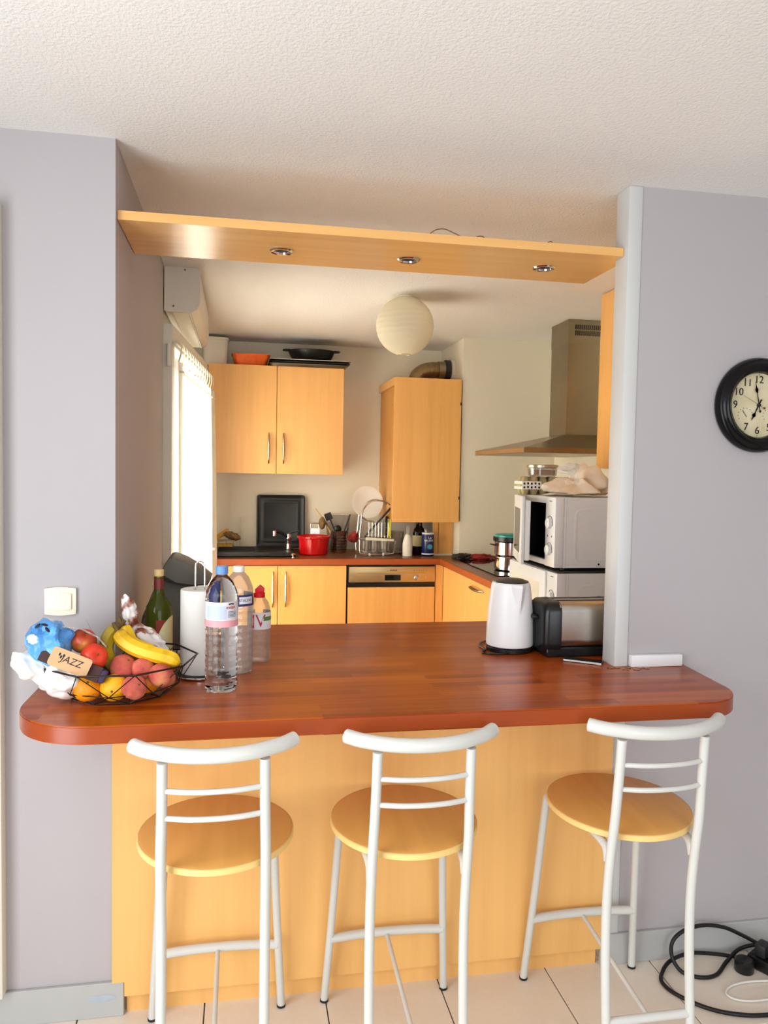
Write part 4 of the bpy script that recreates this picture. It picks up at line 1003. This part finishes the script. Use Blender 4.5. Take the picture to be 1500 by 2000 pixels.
# kettle
kt = thing('electric_kettle', 'white electric kettle with dark lid on a black base', 'kettle', (1.272, .262, ZB))
obj('power_base', lathe(NB(), [(.078, 0), (.081, .003), (.081, .014), (.076, .018), (0, .018)], 44), 'black_plastic', kt)
kp = [(.078, .019), (.081, .022), (.0815, .03), (.080, .09), (.0765, .15), (.071, .20), (.067, .228), (.064, .236), (.061, .238)]
a0 = math.radians(274)
def spout_mod(q, z, a):
    u = min(1, max(0, (z-.135)/.095)); w = .05+.36*u; d = (a-a0+PI) % (2*PI)-PI
    return q+.030*u**1.1*max(0, 1-abs(d)/w)
kpd = [(kp[i][0]+(kp[i+1][0]-kp[i][0])*k/6, kp[i][1]+(kp[i+1][1]-kp[i][1])*k/6) for i in range(len(kp)-1) for k in range(6)]+[kp[-1]]
obj('body', lathe(NB(), kpd, 144, mod=spout_mod), 'white_plastic', kt)
obj('lid', lathe(NB(), [(.0615, .236), (.060, .241), (.04, .248), (0, .251)], 44), 'black_plastic', kt)
obj('handle', tube(NB(), [(.018, .060, .222), (.030, .105, .215), (.036, .125, .17), (.036, .123, .10), (.030, .105, .055), (.022, .072, .05)], .011, 12, sm=5, flat=1.3), 'black_plastic', kt)
obj('cord', tube(NB(), [(-.03, -.074, .006), (-.06, -.08, .004), (-.10, -.07, .004), (-.112, -.045, .004), (-.09, -.01, .004), (-.09, .06, .004), (-.05, .12, .004), (.05, .2, .004)], .0032, 8, sm=6), 'cable_black', kt)
# toaster
to = thing('toaster', 'black and brushed steel two-slot toaster beside the grey post', 'toaster', (1.345, .125, ZB))
def end_cap(bm, x0, x1, taper):
    rings = []
    for x, ins in ((x0, .018), (x0+.006*taper, .008), (x0+.02*taper, .001), (x1, 0)):
        o = rrect(0+ins, .165-ins, .012+ins*.3, .185-ins, .035, 6); rings.append([bm.verts.new((x, a, b_)) for a, b_ in o])
    m = len(rings[0])
    for a, b_ in zip(rings, rings[1:]):
        for k in range(m): bm.faces.new((a[k], a[(k+1) % m], b_[(k+1) % m], b_[k]))
    bm.faces.new(rings[0]); bm.faces.new(list(reversed(rings[-1]))); return bm
obj('end_cap', end_cap(NB(), 0, .06, 1), 'black_plastic', to)
obj('end_cap', end_cap(NB(), .30, .25, -1), 'black_plastic', to)
bm = NB(); o = rrect(.0015, .1635, .03, .1835, .03, 6)
l = [bm.verts.new((.055, a, b_)) for a, b_ in o]; r2 = [bm.verts.new((.255, a, b_)) for a, b_ in o]
for k in range(len(o)): bm.faces.new((l[k], l[(k+1) % len(o)], r2[(k+1) % len(o)], r2[k]))
bm.faces.new(l); bm.faces.new(list(reversed(r2))); obj('steel_shell', bm, 'steel', to)
obj('base', box(NB(), .012, .288, .008, .157, .0, .032, .004, 1), 'black_plastic', to)
for y in (.045, .098): obj('bread_slot', box(NB(), .06, .25, y, y+.024, .1825, .1842), 'ink', to, False)
obj('lever', box(NB(), -.018, .002, .06, .10, .12, .135, .004, 1), 'black_plastic', to)
tag(obj('phone_slab', box(NB(), -.062, .062, -.019, .019, 0, .009, .002, 1), 'black_plastic', None, loc=(1.452, .048, ZB)), 'flat black slab with pale edge lying before the toaster', 'device').rotation_euler = (0, 0, -.62)
bpy.data.objects['phone_slab'].location = (1.455, .062, ZB); 
obj('pale_edge', box(NB(), -.061, .061, -.0198, -.0188, .002, .0075), 'post_grey', bpy.data.objects['phone_slab'], False)
cm = None
coin_labels = ('coin nearest the black slab, leftmost of the scattered coins', 'second coin from the left, in front of the grey post', 'third coin from the left, at the post edge', 'fourth coin from the left, just off the post corner', 'fifth coin from the left, touching the wall side of the post', 'sixth coin from the left, lying furthest forward', 'second coin from the right, before the white block', 'rightmost coin, before the white block')
for k, (x, y) in enumerate(((1.487, .012), (1.508, -.022), (1.532, -.020), (1.549, -.046), (1.566, -.026), (1.583, -.050), (1.602, -.034), (1.624, -.038))):
    if cm is None: o_ = obj('coin', lathe(NB(), [(.0092, 0), (.0098, .0004), (.0098, .0016), (.0092, .002)], 18), 'coin'); cm = o_.data
    else: o_ = bpy.data.objects.new('coin', cm); C.objects.link(o_)
    o_.location = (x, y, ZB+.0002); tag(o_, coin_labels[k], 'coin', 'coins at the foot of the post')
tag(obj('trunking_piece', box(NB(), 1.580, 1.758, -.024, -.001, ZB, ZB+.038, .003, 2), 'white_plastic'), 'short white plastic block on the counter against the wall', 'trunking')

# ------------------------------------------------------------------ fruit basket and contents
BX, BY = .032, -.118
fb = thing('fruit_basket', 'geometric dark wire fruit basket at the end of the bar', 'basket', (BX, BY, ZB))
N = 9; off = math.radians(-112)
def ring(r, z, o=0): return [Vector((r*math.cos(off+2*PI*(k+o)/N), r*math.sin(off+2*PI*(k+o)/N), z)) for k in range(N)]
R0, R1, R2 = ring(.128, .004), ring(.158, .030, .5), ring(.203, .094)
obj('rim', tube(NB(), R2, .0026, 8, True), 'wire_dark', fb)
obj('middle_ring', tube(NB(), R1, .0015, 6, True), 'wire_dark', fb)
obj('base_ring', tube(NB(), R0, .0022, 8, True), 'wire_dark', fb)
for k in range(N):
    for a, b_ in ((R2[k], R1[k]), (R2[(k+1) % N], R1[k]), (R1[k], R0[k]), (R1[k], R0[(k+1) % N])): obj('wire', tube(NB(), [a, b_], .0014, 6), 'wire_dark', fb)
for k in range(4): obj('base_wire', tube(NB(), [R0[k], R0[(k+4) % N]], .0014, 6), 'wire_dark', fb)
def fruit(name, label, cat, c, r, mat, kind, rot=(0, 0, 0), group=None):
    t = thing(name, label, cat, c, group=group, rot=rot); bm = NB(); prof = []
    n = 26
    for k in range(n+1):
        a = -PI/2+PI*k/n; rr = r*math.cos(a); z = r*math.sin(a)*(.96 if kind != 'apple' else .9)
        d = max(0, math.sin(a))**10; z -= r*d*(.20 if kind == 'apple' else .10 if kind == 'peach' else .02)
        prof.append((max(rr, 0), z))
    prof[0] = (0, prof[0][1]); prof[-1] = (0, prof[-1][1])
    prof[0] = (.0004, prof[0][1]); prof[-1] = (.0004, prof[-1][1])
    md = (lambda q, z, a: q*(1-.07*math.exp(-((a-4.4)/.22)**2))) if kind == 'peach' else (lambda q, z, a: q*(1+.02*math.cos(5*a)*(z > 0))) if kind == 'apple' else None
    lathe(bm, prof, 36, mod=md); obj('flesh', bm, mat, t, angle=80)
    obj('stem', lathe(NB(), [(.003, r*.80), (.0022, r*.93), (0, r*.94)], 8) if kind != 'orange' else lathe(NB(), [(.0032, r*.94), (.002, r*.965), (0, r*.967)], 8), 'stem_brown', t)
fruit('orange', 'whole orange at the front left of the wire basket', 'orange', (-.036, -.216, ZB+.042), .0365, 'orange_peel', 'orange', (.9, .3, 0), 'oranges in the basket')
fruit('orange', 'yellowish orange at the front centre of the wire basket', 'orange', (.031, -.222, ZB+.041), .035, 'lemon_peel', 'orange', (1.6, .4, 0), 'oranges in the basket')
fruit('orange', 'orange between two peaches at the right of the wire basket', 'orange', (.108, -.165, ZB+.041), .034, 'orange_peel', 'orange', (.4, .6, 0), 'oranges in the basket')
fruit('peach', 'pink peach low at the front against the basket wires', 'peach', (.084, -.243, ZB+.046), .032, 'peach_skin', 'peach', (1.1, .2, .5), 'peaches in the basket')
fruit('peach', 'pink peach at the right rim of the basket under the banana tip', 'peach', (.147, -.213, ZB+.068), .032, 'peach_skin', 'peach', (.5, .3, 2.2), 'peaches in the basket')
fruit('peach', 'large pink peach in the middle just right of the kraft label', 'peach', (.048, -.186, ZB+.084), .035, 'peach_skin', 'peach', (.7, -.3, 1.2), 'peaches in the basket')
fruit('peach', 'pink peach in the middle below the banana', 'peach', (.098, -.190, ZB+.082), .030, 'peach_skin', 'peach', (.3, .5, 3.0), 'peaches in the basket')
fruit('peach', 'dark red peach low at the right inside the basket', 'peach', (.150, -.130, ZB+.036), .028, 'peach_skin', 'peach', (.3, .5, 3.0), 'peaches in the basket')
fruit('orange', 'half hidden orange at the back bottom of the basket', 'orange', (-.01, -.12, ZB+.044), .035, 'orange_peel', 'orange', (.3, .3, 0), 'oranges in the basket')
# bananas
def banana(name, label, pts, r, mat):
    t = thing(name, label, 'banana', (0, 0, 0), group='bananas in the basket')
    def rad(s): return r*min(1, (s/.10)**.6 if s < .10 else 1, ((1-s)/.13)**.55 if s > .87 else 1)*1+.0025
    obj('peel', tube(NB(), pts, rad, 7, sm=8), mat, t, angle=30)
    P = [Vector(p) for p in pts]; d = (P[0]-P[1]).normalized()
    obj('stalk', tube(NB(), [P[0]+d*(-.006), P[0]+d*.012, P[0]+d*.026+Vector((0, 0, .004))], .0055, 7, sm=2), 'stem_brown', t)
    d = (P[-1]-P[-2]).normalized(); obj('tip', tube(NB(), [P[-1]-d*.002, P[-1]+d*.005], .004, 7), 'stem_brown', t)
banana('banana', 'long yellow banana lying across the top of the basket', [(.030, -.150, 1.158), (.048, -.170, 1.137), (.082, -.182, 1.118), (.125, -.192, 1.105), (.165, -.196, 1.094), (.194, -.200, 1.078)], .0185, 'banana_skin')
banana('banana', 'greenish banana curving down behind the kraft label', [(.024, -.118, 1.160), (.008, -.128, 1.145), (-.003, -.140, 1.118), (.003, -.150, 1.090), (.018, -.150, 1.065), (.03, -.14, 1.045)], .0185, 'banana_green')
banana('banana', 'yellow banana squeezed between two other bananas', [(.036, -.110, 1.163), (.048, -.118, 1.145), (.062, -.128, 1.122), (.095, -.135, 1.105), (.13, -.14, 1.098)], .0175, 'banana_skin')
# apple package
ap = thing('apple_package', 'blue film apple package with a kraft label reading JAZZ', 'fruit package', (-.075, -.205, 1.118), rot=(math.radians(-14), math.radians(24), 0))
obj('tray', (lambda q: (box(q, -.062, .092, -.045, .055, -.046, -.040), box(q, -.062, .092, -.050, -.045, -.046, -.006, .001, 1), box(q, -.062, .092, .055, .060, -.046, -.006, .001, 1), q)[-1])(NB()), 'dark_card', ap, False)
obj('end_wall', box(NB(), .078, .106, -.049, .055, -.044, -.010, .006, 2), 'purple_card', ap)
def facet(c): return Vector((c.x, c.y, c.z))
bm = NB(); crumple(bm, (-.062, -.002, .004), (.072, .078, .076), .36, 3.0, 4, 11); obj('film', bm, 'blue_film', ap, True, angle=14)
fv = [v.co.copy() for v in bpy.data.objects['film'].data.vertices]
def front_y(x, z): return min(v.y for v in fv if (v.x-x)**2+(v.z-z)**2 < .013**2)
obj('print_patch', blob(NB(), (0, 0, 0), (.012, .002, .010), .5, 4, 3, 2), 'ink_white', ap, loc=(-.092, front_y(-.092, -.004)+.001, -.004))
for k, (x, z, a_) in enumerate(((-.098, .030, 1.1), (-.085, .038, .2), (-.072, .030, -.5))):
    bm = NB(); blob(bm, (0, 0, 0), (.0085, .0016, .0038), .1, 2, 2, k); lf = obj('print_leaf', bm, 'ink', ap, loc=(x, front_y(x, z)+.001, z)); lf.rotation_euler = (-.5, -a_, 0)
obj('film_wrap', prism(NB(), [(-.045, .052), (.0, .064), (.045, .060), (.075, .045), (.074, .042), (.044, .056), (.0, .060), (-.045, .048)], -.045, .05, 0, Matrix(((1, 0, 0, 0), (0, 0, 1, 0), (0, 1, 0, 0), (0, 0, 0, 1)))), 'film_clear', ap)
bm = prism(NB(), rrect(-.038, .062, -.046, .002, .008, 4), -.001, .001)
for v in bm.verts: v.co = T(0, -.060, 0) @ FACE @ v.co
cd = obj('label_card', bm, 'kraft', ap, False)
text('print', 'JAZZ', .024, 'ink', cd, T(.016, -.0613, -.020) @ FACE @ Matrix(((1, .18, 0, 0), (0, 1, 0, 0), (0, 0, 1, 0), (0, 0, 0, 1))), thick=.0005)
for k in range(3): obj('print_sprig', blob(NB(), (-.018+.005*k, -.0613, -.018+.005*((k+1) % 2)), (.0024, .0006, .0042), 0, 1, 2), 'ink', cd)
fruit('apple', 'red and yellow apple at the back of the blue package', 'apple', (-.052, -.178, 1.140), .034, 'apple_skin', 'apple', (.5, .3, 0), 'apples in the blue package')
fruit('apple', 'bright red apple above the kraft label', 'apple', (-.018, -.222, 1.108), .034, 'apple_red', 'apple', (.9, .9, 0), 'apples in the blue package')
fl = thing('clear_wrapper', 'pointed sheet of clear crinkled wrap standing beside the bananas', 'wrapper', (0, 0, 0))
bm = NB(); q = [(-.050, -.16, 1.196), (-.030, -.165, 1.150), (.0, -.172, 1.10), (.008, -.172, 1.075), (-.004, -.168, 1.082), (-.022, -.160, 1.13), (-.040, -.152, 1.17)]
vs = [bm.verts.new(p) for p in q]; bm.faces.new(vs); bmesh.ops.solidify(bm, geom=list(bm.faces), thickness=.0015); obj('sheet', bm, 'clear_film', fl, False)
# white bag and snack bag
wbag = thing('white_bag', 'white plastic produce bag spilling over the left rim of the basket', 'plastic bag', (-.105, -.185, 1.055))
bm = NB(); crumple(bm, (.008, -.010, -.004), (.086, .076, .064), .36, 3.6, 5, 2, lambda c: Vector((c.x-.35*max(0, c.z)+.0, c.y, c.z*(1 if c.z > 0 else .9)))); obj('body', bm, 'bag_white', wbag)
bm = NB(); crumple(bm, (-.072, -.015, .028), (.058, .054, .046), .34, 3.4, 5, 7, lambda c: Vector((c.x, c.y, c.z-.25*c.x))); obj('gathered_top', bm, 'bag_white', wbag)
snk = thing('snack_bag', 'crumpled white snack bag with brown print behind the bananas', 'snack bag', (.075, -.055, 1.105))
bm = NB(); crumple(bm, (.018, 0, 0), (.068, .052, .052), .34, 4, 5, 8, lambda c: Vector((c.x+.0, c.y, c.z-.45*c.x))); obj('body', bm, 'snack_wrap', snk)
bm = NB(); crumple(bm, (-.028, 0, .085), (.026, .026, .060), .36, 4, 4, 4, lambda c: Vector((c.x-.25*c.z, c.y, c.z))); obj('twisted_top', bm, 'snack_wrap', snk)

# ------------------------------------------------------------------ cables on the floor
cb = thing('extension_cable', 'black extension cable coiled on the floor by the wall', 'cable', (0, 0, 0))
obj('cord', tube(NB(), [(2.07, -.10, .05), (2.03, -.06, .065), (1.99, -.05, .085), (1.93, -.045, .112), (1.86, -.04, .122), (1.79, -.045, .115), (1.745, -.05, .085), (1.738, -.06, .04), (1.755, -.09, .008), (1.80, -.125, .007), (1.86, -.12, .007), (1.93, -.07, .012), (2.0, -.04, .03), (2.07, -.06, .05), (2.12, -.09, .05)], .0062, 10, sm=6), 'cable_black', cb)
obj('loop', tube(NB(), [(2.05, -.09, .03), (1.99, -.062, .014), (1.91, -.045, .022), (1.82, -.035, .028), (1.74, -.05, .02), (1.69, -.085, .008), (1.665, -.13, .007), (1.68, -.19, .007), (1.74, -.26, .007), (1.82, -.30, .007), (1.92, -.315, .007), (2.2, -.33, .007)], .0062, 10, sm=6), 'cable_black', cb)
pw = thing('power_strip', 'black power strip and plugs on the floor at the frame edge', 'power strip', (2.05, -.13, 0), rz=math.radians(-62))
obj('body', box(NB(), -.07, .13, -.03, .03, .0, .042, .008, 2), 'black_plastic', pw)
for k in range(3): obj('plug', box(NB(), -.05+k*.055, -.012+k*.055, -.024, .024, .0425, .085, .008, 2), 'black_matte', pw)
obj('adapter', lathe(NB(), [(.028, 0), (.03, .003), (.03, .035), (.024, .04)], 24, (-.06, -.062, 0)), 'black_plastic', pw)
tag(obj('charger_cable', tube(NB(), [(2.15, -.15, .005), (2.03, -.17, .005), (1.94, -.165, .005), (1.875, -.175, .005), (1.838, -.20, .005), (1.842, -.228, .005), (1.88, -.246, .005), (1.95, -.25, .005), (2.15, -.245, .005)], .0032, 8, sm=6), 'cable_white'), 'thin white charging cable looped on the floor tiles', 'cable')
